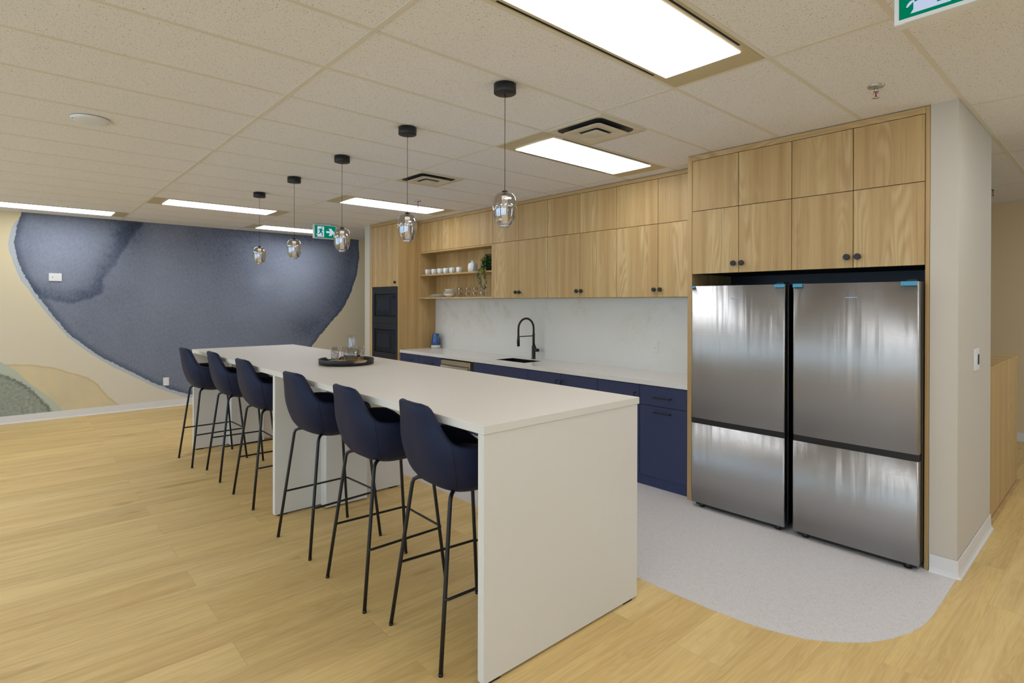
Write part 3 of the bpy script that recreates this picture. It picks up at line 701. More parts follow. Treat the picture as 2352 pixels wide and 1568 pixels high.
def make_stool(loc,rz,label):
    t=thing('bar_stool',loc,label,'bar stool','navy bar stools along the island',rz)
    n=96; mb=MB(); rows=[]
    ths=[2*PI*k/n for k in range(n)]
    rim=[lerp(RH,abs(math.degrees(a)) if a<=PI else 360-math.degrees(a)) for a in ths]
    zb=.700; nl=18
    for j in range(nl+1):
        u=(j/nl); L=[]
        for a,h in zip(ths,rim):
            z=zb+(h-.012-zb)*u**1.5; x,y=outer(a,z); L.append((x,y,z))
        rows.append(L)
    def inset(a,h,zz,d):
        x,y=outer(a,zz if zz<h else h); r=math.hypot(x,y); k=max(0,(r-d)/r); return (x*k,y*k)
    L=[]
    for a,h in zip(ths,rim): x,y=inset(a,h,h-.006,.005); L.append((x,y,h-.004))
    rows.append(L); L=[]
    for a,h in zip(ths,rim): x,y=inset(a,h,h-.004,.018); L.append((x,y,h))
    rows.append(L); L=[]
    for a,h in zip(ths,rim): x,y=inset(a,h,h-.006,.032); L.append((x,y,h-.006))
    rows.append(L)
    for u in (.15,.35,.6,.8,1.0):
        L=[]
        for a,h in zip(ths,rim):
            z=(h-.012)+(.828-(h-.012))*u; x,y=inset(a,h,max(z,.80),.038+.006*u); L.append((x,y,z))
        rows.append(L)
    for L in rows: mb.v+=L
    for i in range(len(rows)-1):
        for k in range(n): mb.face((i*n+k,i*n+(k+1)%n,(i+1)*n+(k+1)%n,(i+1)*n+k),True)
    mb.face(list(range(n))[::-1],True); mb.face([(len(rows)-1)*n+k for k in range(n)],True)
    sh=mb.build('seat_shell','leather',t)
    # stitched seams at the rear corners
    for sg in (1,-1):
        a=sg*math.radians(52) % (2*PI); hm=lerp(RH,52); P=[]
        for j in range(15):
            z=.718+(hm-.014-.718)*j/14; x,y=outer(a,z); r=math.hypot(x,y); P.append((x*(1+.0006/r),y*(1+.0006/r),z))
        MB().tube(P,.0017,6).build('seam','cloth_dark',sh)
    # seat cushion
    mb=MB(); rw=[]
    for z,k in ((.820,.80),(.836,.815),(.846,.79),(.850,.70),(.851,.4),(.851,.02)):
        rw.append([tuple([q*k for q in sup(a,.232,.190,.225)]+[z]) for a in ths])
    for L in rw: mb.v+=L
    for i in range(len(rw)-1):
        for k in range(n): mb.face((i*n+k,i*n+(k+1)%n,(i+1)*n+(k+1)%n,(i+1)*n+k),True)
    mb.face([(len(rw)-1)*n+k for k in range(n)]); mb.face(list(range(n))[::-1])
    mb.build('seat_cushion','leather',t)
    # legs: splay outwards, bend inwards under the seat
    r=.0095; feet={(-1,-1):(-.237,-.255),(1,-1):(.237,-.255),(-1,1):(-.225,.245),(1,1):(.225,.245)}
    tops={(-1,-1):(-.172,-.168),(1,-1):(.172,-.168),(-1,1):(-.172,.172),(1,1):(.172,.172)}
    def legpt(k,z):
        f=feet[k]; q=tops[k]; u=z/.728; return (f[0]+(q[0]-f[0])*u, f[1]+(q[1]-f[1])*u, z)
    for k in feet:
        q=tops[k]; P=[legpt(k,.0015),legpt(k,.30),legpt(k,.66),legpt(k,.695)]
        ix,iy=(-q[0]*.30, -q[1]*.30)
        P.append((q[0]*.985,q[1]*.985,.714)); P.append((q[0]+ix*.35,q[1]+iy*.35,.7245)); P.append((q[0]+ix*.8,q[1]+iy*.8,.727)); P.append((q[0]+ix*1.6,q[1]+iy*1.6,.727))
        lg=MB().tube(P,r,12).build('leg','black',t)
        f=legpt(k,.0); MB().cyl((f[0],f[1],0.0),legpt(k,.012),.0105,12).build('foot_cap','black_satin',lg)
    # frame ring under the shell
    mb=MB(); mb.tube([(-.12,-.115,.727),(.12,-.115,.727)],.008,10); mb.tube([(-.12,.115,.727),(.12,.115,.727)],.008,10); mb.box(-.10,-.11,.722,.10,.11,.732); mb.build('seat_frame','black',t)
    # footrest: open at the back, set outside the legs
    zf=.302; a=legpt((-1,-1),zf); b=legpt((-1,1),zf); c=legpt((1,1),zf); d=legpt((1,-1),zf); e=.006
    P=[(a[0]-.002,a[1]-.006,zf),(a[0]-e-.004,a[1]+.012,zf)]
    P+=[(b[0]-e,b[1]-.03,zf),(b[0]-e+.001,b[1]+.004,zf),(b[0]+.010,b[1]+.014,zf),(b[0]+.035,b[1]+.0145,zf)]
    P+=[(-q[0],q[1],q[2]) for q in P[::-1]]
    MB().tube(P,.0065,10).build('footrest','black',t)
    return t
st=[((-2.162,1.612),math.radians(-4),'bar stool nearest the viewer, partly hidden by the island end panel'),
    ((-2.829,1.588),math.radians(-1.5),'second bar stool from the viewer, next to the nearest one'),
    ((-3.602,1.592),math.radians(3),'third bar stool from the viewer, right of the island middle leg panel'),
    ((-4.689,1.606),math.radians(1),'third bar stool from the far end, left of the island middle leg panel'),
    ((-5.548,1.604),math.radians(-1),'second bar stool from the far end of the island'),
    ((-6.200,1.512),math.radians(2),'farthest bar stool, at the mural end of the island')]
proto=make_stool((st[0][0][0],st[0][0][1],0),st[0][1],st[0][2])
for (x,y),rz,l in st[1:]:
    c=copy_tree(proto); c.location=(x,y,0); c.rotation_euler=(0,0,rz); c['label']=l

# ------------------------------------------------------------------ cabinets
YT,YU,YBs,YC,YW=4.030,4.363,4.060,4.049,4.662
g=.0021
def knob(p,x,y,z):
    mb=MB(); mb.tube([(x,y,z),(x,y-.016,z)],.0075,14); mb.tube([(x,y-.014,z),(x,y-.018,z),(x,y-.030,z),(x,y-.0315,z)],[.015,.0195,.0195,.017],28)
    return sub(p,'knob','black',mb)
def door(t,x0,z0,x1,z1,y,mat='oak',name='door',lab=None):
    return part(t,name,mat,MB().box(x0+g,y,z0+g,x1-g,y+.019,z1-g,.0008),lab)
# tall oven cabinet
TX0,TX1=-7.720,-6.885
t=thing('tall_cabinet',((TX0+TX1)/2,4.35,0),'tall full-height oak cabinet holding two built-in black microwaves','cabinet')
part(t,'side_panel','oak',MB().box(TX0,YT,0,TX0+.055,YW+.01,H-.002,.0008))
part(t,'side_panel','oak',MB().box(TX1-.019,YT,0,TX1,YW+.01,H-.002,.0008))
part(t,'top_filler','oak_h',MB().box(TX0+.056,YT+.001,2.690,TX1-.020,YT+.05,H-.002))
part(t,'body','black_panel',MB().box(TX0+.056,YT+.45,.02,TX1-.020,YW+.005,2.688))
d=door(t,TX0+.058,1.798,TX1-.021,2.688,YT); knob(d,-6.958,YT,1.857)
mx0,mx1=TX0+.072,TX1-.021
mb=MB()
ox0,ox1=-7.578,-6.962; o1=(1.371,1.697); o2=(.846,1.180)
mb.box(mx0,YT-.001,.756,ox0,YT+.018,1.795); mb.box(ox1,YT-.001,.756,mx1,YT+.018,1.795)
mb.box(ox0,YT-.001,.756,ox1,YT+.018,o2[0]); mb.box(ox0,YT-.001,o2[1],ox1,YT+.018,1.263); mb.box(ox0,YT-.001,1.265,ox1,YT+.018,o1[0]); mb.box(ox0,YT-.001,o1[1],ox1,YT+.018,1.795)
part(t,'appliance_surround','black_panel',mb,'black surround panel around the microwaves')
part(t,'left_stile','oak',MB().box(TX0+.0555,YT+.0005,.10,mx0-.001,YT+.018,1.796))
door(t,TX0+.058,.105,TX1-.021,.753,YT)
part(t,'toe_kick','navy',MB().box(TX0+.056,YT+.02,0.003,TX1-.020,YT+.035,.104))
for (z0,z1),l in ((o1,'upper of the two black built-in microwaves in the tall oak cabinet'),(o2,'lower of the two black built-in microwaves in the tall oak cabinet')):
    x0,x1=ox0+.006,ox1-.006; za,zb_=z0+.006,z1-.006
    m_=thing('microwave',((x0+x1)/2,4.2,za),l,'microwave','built-in microwaves')
    part(m_,'body','black_satin',MB().box(x0+.004,YT+.03,za+.004,x1-.004,YT+.40,zb_-.004))
    xd=x1-.118
    dr=part(m_,'door','black_satin',MB().box(x0,YT+.008,za,xd-.001,YT+.028,zb_,.002))
    sub(dr,'window_frame','black',MB().box(x0+.035,YT+.005,za+.055,xd-.020,YT+.0078,zb_-.035,.001))
    sub(dr,'window','dark_glass',MB().box(x0+.068,YT+.003,za+.080,xd-.052,YT+.0048,zb_-.062))
    cp=part(m_,'control_panel','dark_glass',MB().box(xd+.001,YT+.008,za,x1,YT+.028,zb_,.002))
    sub(cp,'display','display',MB().box(xd+.035,YT+.0060,zb_-.062,x1-.030,YT+.0078,zb_-.032),'lit blue display')
    mb=MB()
    for r_ in range(5):
        for c_ in range(3): mb.box(xd+.028+c_*.024,YT+.0064,za+.052+r_*.030,xd+.040+c_*.024,YT+.0078,za+.060+r_*.030)
    mb.box(xd+.028,YT+.0060,za+.018,x1-.026,YT+.0078,za+.034); k_=sub(cp,'keypad','steel_dark',mb)

# wall cabinets
zU0,zU1,zU2=1.625,2.2905,2.700
def wall_unit(xa,xb,label,hinge=True):
    t=thing('wall_cabinet',((xa+xb)/2,YU+.15,zU0),label,'cabinet','oak wall cabinets above the counter')
    part(t,'body','oak',MB().box(xa+.0005,YU+.030,zU0,xb-.0005,YW-.001,zU2,.0005))
    xm=(xa+xb)/2
    for (p,q,s) in ((xa,xm,1),(xm,xb,-1)):
        d=door(t,p,zU0,q,zU1,YU); knob(d,(q-.032) if s>0 else (p+.032),YU,1.693)
        door(t,p,zU1,q,zU2,YU,name='upper_door')
wall_unit(-5.2275,-4.2915,'oak wall cabinet next to the open shelf niche, black knobs in the middle')
wall_unit(-4.2915,-3.3555,'middle one of the three oak wall cabinets above the sink counter')
wall_unit(-3.3555,-2.4195,'oak wall cabinet nearest the fridges, right of the other two')
# open shelf niche with flap above
NX0,NX1=-6.884,-5.2285
t=thing('shelf_cabinet',((NX0+NX1)/2,YU+.15,zU0),'open oak shelf niche with two shelves and a long flap door above','shelf')
part(t,'back','oak',MB().box(NX0+.019,YW-.012,zU0+.020,NX1-.019,YW-.002,zU1-.012))
part(t,'side','oak',MB().box(NX0+.0005,YU+.001,zU0+.020,NX0+.019,YW-.012,zU1-.001))
part(t,'side','oak',MB().box(NX1-.019,YU+.001,zU0+.020,NX1,YW-.012,zU1-.001))
part(t,'shelf','oak_h',MB().box(NX0+.0005,YU-.001,zU0+.001,NX1,YW-.002,zU0+.020,.0005))
part(t,'shelf','oak_h',MB().box(NX0+.019,YU+.001,1.949,NX1-.019,YW-.012,1.968,.0005))
part(t,'top_box','oak',MB().box(NX0+.0005,YU+.028,zU1-.012,NX1,YW-.002,zU2))
part(t,'top_rail','oak_h',MB().box(NX0+.0005,YU,zU1-.020,NX1,YU+.019,zU1-.001,.0005))
door(t,NX0,zU1,NX1,zU2,YU,name='flap_door')
t=thing('cornice_panel',(-4.65,YU+.1,zU2),'thin oak filler strip between the wall cabinets and the ceiling','trim')
part(t,'strip','oak_h',MB().box(NX0+.0005,YU-.001,zU2+.0015,-2.386,YU+.018,H-.0016))
part(t,'end_filler','oak',MB().box(-2.4185,YU,zU0,-2.386,YU+.25,zU2+.001))

# fridge enclosure
FY=4.020
t=thing('fridge_enclosure',(-1.585,4.3,0),'full-height oak side panels and top rail framing the two fridges','cabinet')
part(t,'side_panel','oak',MB().box(-2.385,FY,0.003,-2.364+.0165,YW+.012,H-.002,.0008))
part(t,'side_panel','oak',MB().box(-.8275,FY,0.003,-.8062,YW+.012,H-.002,.0008))
part(t,'top_rail','oak_h',MB().box(-2.347,FY,2.6965,-.828,FY+.04,H-.002,.0005))
part(t,'back_panel','steel_dark',MB().box(-2.3465,YW+.002,.01,-.8285,YW+.011,1.81),'dark grey back panel')
for xa,xb,l in ((-2.3465,-1.5874,'oak cabinet above the left fridge'),(-1.5874,-.8285,'oak cabinet above the right fridge, next to the end wall')):
    u=thing('bridge_cabinet',((xa+xb)/2,4.3,1.80),l,'cabinet','oak cabinets above the fridges'); xm=(xa+xb)/2
    part(u,'body','black_panel',MB().box(xa+.0005,FY+.020,1.802,xb-.0005,YW,2.695))
    for (p,q,s) in ((xa,xm,1),(xm,xb,-1)):
        d=door(u,p,1.7995,q,2.296,FY); knob(d,(q-.031) if s>0 else (p+.031),FY,1.870)
        door(u,p,2.296,q,2.695,FY,name='upper_door')

# refrigerators
def fridge(x0,x1,label,tapes,deep):
    t=thing('refrigerator',((x0+x1)/2,4.25,0),label,'fridge','stainless fridges side by side')
    yf=3.923; yd=yf+.055
    part(t,'body','steel_dark',MB().box(x0+.006,yd+.004,.035,x1-.006,YW-.03,1.695,.004))
    zt,zm1,zm0,zb=1.702,.690,.649,.042
    def leaf(za,zb_):
        """front with softly rolled long edges"""
        mb=MB(); prof=[]; w=x1-x0; R=.012
        for i in range(7): a=PI/2*i/6; prof.append((x0+R-R*math.cos(a), yf+R-R*math.sin(a)))
        nseg=24
        for i in range(1,nseg): u=i/nseg; prof.append((x0+R+(w-2*R)*u, yf-.0035*math.sin(PI*u)))
        for i in range(7): a=PI/2*i/6; prof.append((x1-R+R*math.sin(a), yf+R-R*math.cos(a)))
        prof+=[(x1,yd),(x0,yd)]
        n=len(prof); b=len(mb.v)
        for z in (za,zb_):
            for p in prof: mb.v.append((p[0],p[1],z))
        for i in range(n): mb.face((b+i,b+(i+1)%n,b+n+(i+1)%n,b+n+i), i<n-3)
        mb.cur=0; mb.face([b+i for i in range(n)][::-1]); mb.face([b+n+i for i in range(n)]); return mb
    du=part(t,'door','steel',leaf(zm1,zt)); dl=part(t,'freezer_drawer','steel',leaf(zb,zm0))
    part(t,'handle_recess','black_satin',MB().box(x0+.003,yf+.012,zm0+.0005,x1-.003,yd+.002,zm1-.0005))
    part(t,'hinge_side','black_satin',MB().box(x1-.005,yd+.0005,.045,x1+.004,yd+.10,1.70))
    part(t,'foot','black_satin',MB().lathe([(.018,.001),(.022,.004),(.022,.03),(.012,.036)],x1-.06,yf+.05,18),centre=False)
    part(t,'foot','black_satin',MB().lathe([(.018,.001),(.022,.004),(.022,.03),(.012,.036)],x0+.07,yf+.05,18),centre=False)
    part(t,'kick_plate','black_satin',MB().box(x0+.02,yd-.01,.012,x1-.02,yd+.003,.041))
    part(t,'top_hinge','steel_dark',MB().box(x1-.07,yf+.03,1.703,x1-.02,yd+.06,1.716,.002))
    for (a,b_,dz) in tapes:
        mb=MB(); mb.box(a,yf-.0045,1.702-dz,b_,yf+.0002,1.7028); mb.box(a+.001,yf-.0044,1.7022,b_-.001,yf+.05,1.7032); sub(du,'tape','tape',mb,'blue protective tape')
    mb=MB(); xm=(x0+x1)/2-.03
    for i in range(7): mb.box(xm+i*.0095,yf-.0042,1.606,xm+i*.0095+.0062,yf-.0030,1.612)
    sub(du,'badge','ink',mb,'small raised maker badge')
    return t
fridge(-2.2955,-1.5905,'left stainless fridge with bottom freezer, beside the navy drawer cabinet',[(-2.2955,-2.262,.014),(-1.660,-1.592,.020)],0)
fridge(-1.5410,-.8345,'right stainless fridge with bottom freezer, beside the end wall',[(-1.539,-1.478,.022),(-.925,-.845,.024)],0)

# base cabinets
zc0=.092; zc1=.866
def hbar(p,xa,xb,z,y):
    mb=MB(); mb.tube([(xa+.006,y,z),(xa+.006,y-.026,z)],.0045,8); mb.tube([(xb-.006,y,z),(xb-.006,y-.026,z)],.0045,8); mb.box(xa,y-.034,z-.005,xb,y-.026,z+.005,.0012)
    return sub(p,'handle','black',mb)
def vbar(p,x,za,zb_,y):
    mb=MB(); mb.tube([(x,y,za+.006),(x,y-.026,za+.006)],.0045,8); mb.tube([(x,y,zb_-.006),(x,y-.026,zb_-.006)],.0045,8); mb.box(x-.005,y-.034,za,x+.005,y-.026,zb_,.0012)
    return sub(p,'handle','black',mb)
def base(xa,xb,label,top=.868):
    t=thing('base_cabinet',((xa+xb)/2,4.36,0),label,'cabinet','navy base cabinets under the counter')
    part(t,'body','navy',MB().box(xa+.0005,YBs+.0205,.092,xb-.0005,YW-.002,top))
    part(t,'toe_kick','navy',MB().box(xa,YBs+.012,.003,xb,YBs+.03,.0915))
    return t
def drawer(t,xa,xb,z0,z1,hz,hw=.16):
    d=door(t,xa,z0,xb,z1,YBs,'navy','drawer'); m_=(xa+xb)/2; hbar(d,m_-hw/2,m_+hw/2,hz,YBs); return d
for xa,xb,l in ((-6.884,-6.4045,'navy drawer cabinet at the left end of the counter, against the tall cabinet'),(-6.4045,-5.885,'navy drawer cabinet just left of the dishwasher')):
    t=base(xa,xb,l); drawer(t,xa,xb,.696,zc1,.785,.19); drawer(t,xa,xb,.40,.696,.644,.19); drawer(t,xa,xb,zc0,.40,.35,.19)
t=base(-2.867,-2.3865,'navy cabinet with drawer over pull-out door, beside the left fridge')
part(t,'end_filler','navy',MB().box(-2.405,YBs,.092,-2.3868,YBs+.019,.866))
drawer(t,-2.867,-2.4055,.696,zc1,.773,.165); d=door(t,-2.867,zc0,-2.4055,.696,YBs,'navy','door'); hbar(d,-2.719,-2.554,.646,YBs)
t=base(-5.219,-4.283,'wide plain navy sink cabinet below the sink',.66); door(t,-5.219,zc0,-4.751,.69,YBs,'navy'); door(t,-4.751,zc0,-4.283,.69,YBs,'navy'); door(t,-5.219,.69,-4.283,zc1,YBs,'navy','apron_panel')
t=base(-4.283,-3.339,'navy two-door base cabinet with two upright black handles meeting in the middle')
d=door(t,-4.283,zc0,-3.811,zc1,YBs,'navy'); vbar(d,-3.850,.66,.805,YBs); d=door(t,-3.811,zc0,-3.339,zc1,YBs,'navy'); vbar(d,-3.772,.66,.805,YBs)
t=base(-3.339,-2.8675,'navy single-door base cabinet with one upright handle at its right edge')
d=door(t,-3.339,zc0,-2.8675,zc1,YBs,'navy'); vbar(d,-2.908,.66,.800,YBs)
t=thing('dishwasher',(-5.575,4.36,0),'stainless dishwasher under the counter between the navy cabinets','dishwasher')
part(t,'body','steel_dark',MB().box(-5.878,YBs+.03,.10,-5.225,YW-.02,.866))
dd=part(t,'door','steel_plain',MB().box(-5.880,YBs-.004,.10,-5.275,YBs+.028,.852,.002))
sub(dd,'handle','steel_plain',MB().box(-5.862,YBs-.030,.757,-5.292,YBs-.0045,.779,.004))
sub(dd,'control_slot','black_satin',MB().box(-5.862,YBs-.0055,.788,-5.292,YBs-.0042,.796))
part(t,'side_gap','black_satin',MB().box(-5.272,YBs+.002,.10,-5.226,YBs+.03,.864))
part(t,'toe_kick','black_satin',MB().box(-5.880,YBs+.035,.003,-5.225,YBs+.05,.099))

# worktop, sink, splashback
SX0,SX1,SY0,SY1=-4.955,-4.463,4.180,4.452
mb=MB(); z0,z1=.8715,.912; wx0,wx1=-6.8835,-2.3865; wy1=YW-.0125
mb.box(wx0,YC,z0,wx1,SY0,z1); mb.box(wx0,SY1,z0,wx1,wy1,z1); mb.box(wx0,SY0,z0,SX0,SY1,z1); mb.box(SX1,SY0,z0,wx1,SY1,z1)
o=mb.build('worktop','quartz'); tag(o,'long white quartz worktop with faint veins and a sink cutout','worktop')
o=MB().box(wx0,YW-.012,.874,-2.386,YW,zU0-.001).build('splashback','quartz'); tag(o,'white quartz splashback with beige veins behind the sink','splashback')
t=thing('sink',(-4.709,4.316,.70),'black undermount sink set into the white worktop','sink')
mb=MB(); e=.012; x0,x1,y0,y1=SX0-e+.013,SX1+e-.013,SY0-e+.013,SY1+e-.013; zs0=.70; zs1=.8705
q=.0035; zs1=.9115
mb.box(SX0+.0005,SY0+.0005,zs0,SX1-.0005,SY1-.0005,zs0+.004); mb.box(SX0+.0005,SY0+.0005,zs0+.004,SX0+q,SY1-.0005,zs1); mb.box(SX1-q,SY0+.0005,zs0+.004,SX1-.0005,SY1-.0005,zs1); mb.box(SX0+q,SY0+.0005,zs0+.004,SX1-q,SY0+q,zs1); mb.box(SX0+q,SY1-q,zs0+.004,SX1-q,SY1-.0005,zs1)
part(t,'basin','black_satin',mb); part(t,'drain','chrome',MB().lathe([(.04,.7045),(.04,.707),(.01,.706)],-4.709,4.36,24),centre=False)
# faucet
fx,fyy=-4.725,4.575
t=thing('faucet',(fx,fyy,.912),'tall matte black pull-down spring faucet behind the sink','faucet')
part(t,'body','black',MB().lathe([(.027,.9125),(.027,.916),(.0225,.918),(.0225,1.060),(.021,1.066),(.01,1.068)],fx,fyy,28),centre=False)
dx,dy=-.02,-.225
P=[(fx,fyy,1.06),(fx,fyy,1.20),(fx,fyy,1.27)]
for i in range(1,16):
    a=PI*i/16; P.append((fx+dx*(1-math.cos(a))/2, fyy+dy*(1-math.cos(a))/2, 1.27+.118*math.sin(a)))
P+=[(fx+dx,fyy+dy,1.27),(fx+dx,fyy+dy,1.20)]
part(t,'hose','black',MB().tube(P,.0118,14),centre=False)
part(t,'riser','black',MB().tube([(fx,fyy,1.06),(fx,fyy,1.215)],.0145,14),centre=False)
hd=part(t,'spray_head','black',MB().tube([(fx+dx,fyy+dy,1.215),(fx+dx,fyy+dy,1.19),(fx+dx,fyy+dy,1.14),(fx+dx,fyy+dy,1.068)],[.0115,.0130,.0165,.0165],16),centre=False)
mb=MB(); mb.tube([(fx+dx,fyy+dy-.014,1.135),(fx+dx,fyy+dy-.022,1.135)],.006,8); mb.tube([(fx+dx,fyy+dy-.014,1.112),(fx+dx,fyy+dy-.022,1.112)],.006,8); sub(hd,'spray_button','black',mb)
part(t,'holder_arm','black',MB().tube([(fx,fyy,1.183),(fx+dx*.93,fyy+dy*.93,1.180)],.0055,10),centre=False)
mb=MB(); mb.tube([(fx,fyy,1.018),(fx+.088,fyy-.012,1.018)],[.019,.019],18); mb.tube([(fx+.05,fyy-.006,1.03),(fx+.022,fyy-.003,1.085)],.0045,8); part(t,'lever','black',mb,centre=False)

# jug on the counter
jx,jy,jz=-6.735,4.555,.9125
t=thing('jug',(jx,jy,jz),'tall blue glazed jug with a cream base on the counter corner','jug')
part(t,'base_band','stone_ware',MB().lathe([(.03,jz),(.066,jz+.002),(.068,jz+.045),(.060,jz+.049)],jx,jy,36),'unglazed cream lower band',False)
m=M('blue glaze'); n_=m.noise(m.obj(),14,3); m.P(Base_Color=m.mix(n_,s2l((20,50,110)),s2l((40,98,160))),Roughness=.12,Coat_Weight=.5); MAT['blue_glaze']=m.m
part(t,'body','blue_glaze',MB().lathe([(.064,jz+.045),(.067,jz+.050),(.062,jz+.11),(.052,jz+.17),(.046,jz+.205),(.047,jz+.212),(.044,jz+.212),(.043,jz+.200),(.050,jz+.15),(.055,jz+.06)],jx,jy,36,cap0=False),centre=False)
part(t,'handle','blue_glaze',MB().tube([(jx+.048,jy-.01,jz+.185),(jx+.078,jy-.015,jz+.180),(jx+.090,jy-.018,jz+.150),(jx+.088,jy-.018,jz+.110),(jx+.066,jy-.012,jz+.080)],.008,10),centre=False)

# ------------------------------------------------------------------ things on the niche shelves
ZS2=1.9685; ZS1=zU0+.0205
def mug(x,y,label):
    t=thing('mug',(x,y,ZS2),label,'mug','white mugs on the top shelf')
    m_=part(t,'cup','ceramic',MB().lathe([(.028,ZS2),(.036,ZS2+.004),(.044,ZS2+.030),(.0445,ZS2+.073),(.0425,ZS2+.075),(.0415,ZS2+.073),(.0405,ZS2+.03),(.02,ZS2+.008)],x,y,28),centre=False)
    part(t,'handle','ceramic',MB().tube([(x+.036,y-.026,ZS2+.062),(x+.052,y-.042,ZS2+.062),(x+.060,y-.050,ZS2+.042),(x+.052,y-.042,ZS2+.022),(x+.036,y-.026,ZS2+.020)],.0045,8),centre=False)
ml=['white mug at the left end of the row of six on the top shelf','second white mug from the left on the top shelf','third white mug from the left on the top shelf','fourth white mug from the left on the top shelf','fifth white mug from the left, next to last in the row','white mug at the right end of the row, nearest the teapot']
mxs=[-6.760,-6.605,-6.455,-6.315,-6.170,-6.010]
ys_=[4.44]*6
for x,y,l in zip(mxs,ys_,ml): mug(x,y,l)
tx,ty=-5.735,4.45
t=thing('teapot',(tx,ty,ZS2),'white ceramic teapot with lid and looped handle on the top shelf','teapot')
part(t,'body','ceramic',MB().lathe([(.05,ZS2),(.060,ZS2+.004),(.064,ZS2+.05),(.061,ZS2+.095),(.052,ZS2+.112),(.034,ZS2+.118)],tx,ty,36),centre=False)
part(t,'lid','ceramic',MB().lathe([(.036,ZS2+.117),(.034,ZS2+.122),(.014,ZS2+.127),(.012,ZS2+.130),(.022,ZS2+.138),(.021,ZS2+.146),(.005,ZS2+.148)],tx,ty,28),centre=False)
part(t,'handle','ceramic',MB().tube([(tx+.050,ty-.030,ZS2+.100),(tx+.075,ty-.050,ZS2+.102),(tx+.090,ty-.060,ZS2+.075),(tx+.085,ty-.057,ZS2+.040),(tx+.056,ty-.036,ZS2+.022)],.007,10),centre=False)
# plates and bowls
for i,l in enumerate(('oat-coloured plate at the bottom of the stack of three','middle plate in the stack of three oat-coloured plates','top plate of the stack, smaller than the two below')):
    r=(.150,.146,.118)[i]; z=ZS1+i*.0135
    o=MB().lathe([(.05,0),(r*.7,.0),(r*.97,.010),(r,.013),(r-.004,.0132),(r*.9,.009),(r*.65,.0045),(.03,.0045)],0,0,40).build('plate','stone_ware'); o.location=(-6.560,4.492,z); tag(o,l,'plate','plates stacked on the bottom shelf')
for i,(r,h,z,l) in enumerate(((.088,.050,0,'largest bowl, at the bottom of the stack on the lower shelf'),(.090,.022,.051,'shallow bowl in the middle of the bowl stack'),(.072,.034,.074,'small bowl on top of the stack on the lower shelf'))):
    o=MB().lathe([(.03,0),(r*.45,0),(r*.85,h*.45),(r,h*.9),(r-.001,h),(r-.004,h),(r*.82,h*.5),(r*.42,.006),(.02,.006)],0,0,36).build('bowl','stone_ware'); o.location=(-6.275,4.475,ZS1+z); tag(o,l,'bowl','bowls stacked on the bottom shelf')
gx=[-6.03,-5.865,-5.705,-5.548]
nm=['leftmost','second','third','rightmost']
for i,x in enumerate(gx):
    for j in (0,1):
        tumbler(x+(.012*j if i else 0),4.46,ZS1+j*.064,'%s tumbler of the %s pair of stacked clear glasses on the bottom shelf'%(('lower','upper')[j],nm[i]),'tumblers stacked on the bottom shelf',.062,.038,'tumbler')

# trailing plant
px_,py_=-5.395,4.465
t=thing('potted_plant',(px_,py_,ZS2),'bushy green plant with vines trailing over the edge of the top shelf','plant')
part(t,'pot','pot',MB().lathe([(.04,ZS2),(.052,ZS2+.003),(.062,ZS2+.085),(.064,ZS2+.088),(.058,ZS2+.088),(.05,ZS2+.075)],px_,py_,28),centre=False)
def leaf(mb,p,d,s,wd=.45):
    d=Vector(d).normalized(); a=Vector((0,0,1)) if abs(d.z)<.8 else Vector((1,0,0)); r=d.cross(a).normalized(); up=r.cross(d)
    tw=random.uniform(-1,1); r=(r*math.cos(tw)+up*math.sin(tw)).normalized(); nrm=r.cross(d)
    p=Vector(p); b=len(mb.v)
    for (u,w_) in ((0,0),(.3,.8),(.6,1),(.85,.6),(1,0),(.85,-.6),(.6,-1),(.3,-.8)): mb.v.append(tuple(p+d*(u*s)+r*(w_*wd*s*.5)-nrm*(s*.15*u*u)+nrm*(.08*s*abs(w_))))
    mb.v.append(tuple(p+d*(.5*s)))
    for k in range(8): mb.face((b+k,b+(k+1)%8,b+8),True)
def clampx(v): return (min(v[0],-5.255),v[1],v[2])
fol=[MB(),MB()]
for i in range(760):
    a=random.uniform(0,2*PI); e=random.uniform(-.6,1.4); r=random.uniform(.04,.125)
    q=(px_+.01+r*1.0*math.cos(a)*math.cos(e), py_-.015+r*math.sin(a)*math.cos(e)*.75, ZS2+.095+r*.95*math.sin(e)+random.uniform(-.015,.02))
    d=(math.cos(a)+random.uniform(-.5,.5),math.sin(a)+random.uniform(-.5,.5),random.uniform(-.5,.8))
    leaf(fol[1 if random.random()<.12 else 0],q,d,random.uniform(.022,.038))
for f,mt in zip(fol,('leaf','leaf_light')):
    f.v=[clampx(v) for v in f.v]; part(t,'foliage',mt,f,'light green leaves' if mt=='leaf_light' else None,False)
def vine(P,lm,s=.019,step=.010):
    mb=MB(); mb.tube(P,.0012,5); part(t,'vine','stem',mb,centre=False)
    L=MB(); pts=[]; 
    for a,b in zip(P,P[1:]):
        a,b=Vector(a),Vector(b); k=max(1,int((b-a).length/step))
        for i in range(k): pts.append(a.lerp(b,i/k))
    for p in pts:
        for _ in (0,1): leaf(L,tuple(p),(random.uniform(-1,1),random.uniform(-1,1),random.uniform(-.7,.4)),random.uniform(.8,1.3)*s,.75)
    part(t,'vine_leaves',lm,L,'trailing vine leaves',False)
yy=YU-.022
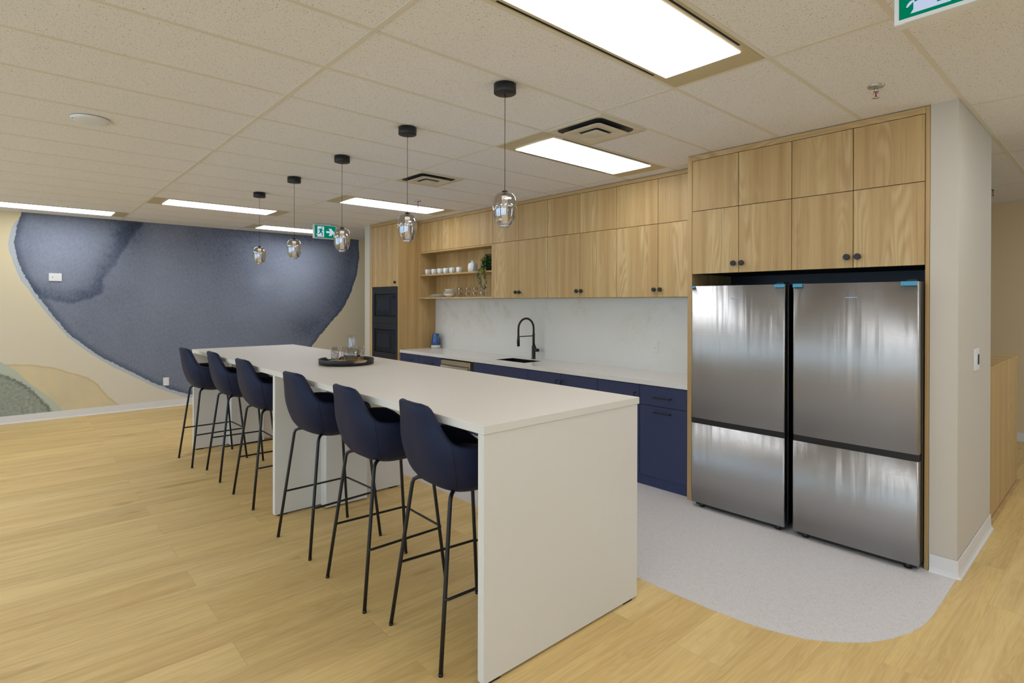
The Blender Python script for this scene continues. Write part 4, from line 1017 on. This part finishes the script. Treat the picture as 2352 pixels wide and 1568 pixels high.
def dn(x0,x1,zt,zb,bow=0):
    P=[(px_-.03+ (x0-px_)*.3,py_-.04,ZS2+.085),(x0+.01,YU+.02,ZS2+.045),(x0,yy,ZS2+.01)]
    for i in range(1,11):
        u=i/10; P.append((x0+(x1-x0)*u+bow*math.sin(PI*u), yy-.006+random.uniform(-.003,.003), ZS2+.01+(zb-ZS2)*u))
    return P
vine(dn(-5.495,-5.385,0,1.745,-.045),'leaf_pale'); vine(dn(-5.440,-5.400,0,1.70,.0),'leaf_pale'); vine(dn(-5.370,-5.350,0,1.72,.035),'leaf'); vine(dn(-5.465,-5.42,0,1.80,-.02),'leaf'); vine(dn(-5.41,-5.37,0,1.86,.02),'leaf_light',.022)

# ------------------------------------------------------------------ wall plates
t=thing('thermostat',(XL,.429,1.905),'square white plate with a small dark sensor on the blue part of the mural','thermostat')
part(t,'plate','white_plastic',MB().box(XL+.0005,.361,1.851,XL+.014,.497,1.957,.002)); part(t,'sensor','black',MB().box(XL+.0141,.395,1.898,XL+.0155,.405,1.908))
t=thing('wall_outlet',(XL,1.713,.381),'small white outlet low on the mural, left of the farthest bar stool','outlet')
part(t,'plate','white_plastic',MB().box(XL+.0005,1.676,.322,XL+.008,1.752,.442,.002)); part(t,'socket','white_plastic',MB().box(XL+.0081,1.697,.345,XL+.0105,1.731,.42,.001))
for x,z,l in ((-3.104,1.147,'faint white outlet on the splashback near the fridges'),(-6.445,1.168,'faint white outlet on the splashback near the blue jug')):
    t=thing('wall_outlet',(x,YW-.012,z),l,'outlet')
    part(t,'plate','base_white',MB().box(x-.036,YW-.017,z-.058,x+.036,YW-.0121,z+.058,.0015)); part(t,'socket','base_white',MB().box(x-.017,YW-.019,z-.034,x+.017,YW-.0171,z+.034,.001))
    part(t,'slot','steel_dark',MB().box(x-.006,YW-.0194,z-.018,x-.003,YW-.0191,z-.006))
t=thing('light_switch',(-.672,4.548,1.218),'white light switch plate on the right side of the end wall','switch')
part(t,'plate','white_plastic',MB().box(-.6718,4.478,1.150,-.664,4.628,1.286,.002)); part(t,'rocker','white_plastic',MB().box(-.6639,4.500,1.182,-.6605,4.542,1.254,.001)); part(t,'dimmer','steel_dark',MB().box(-.6639,4.572,1.185,-.6605,4.604,1.250,.001),'grey dimmer slot')
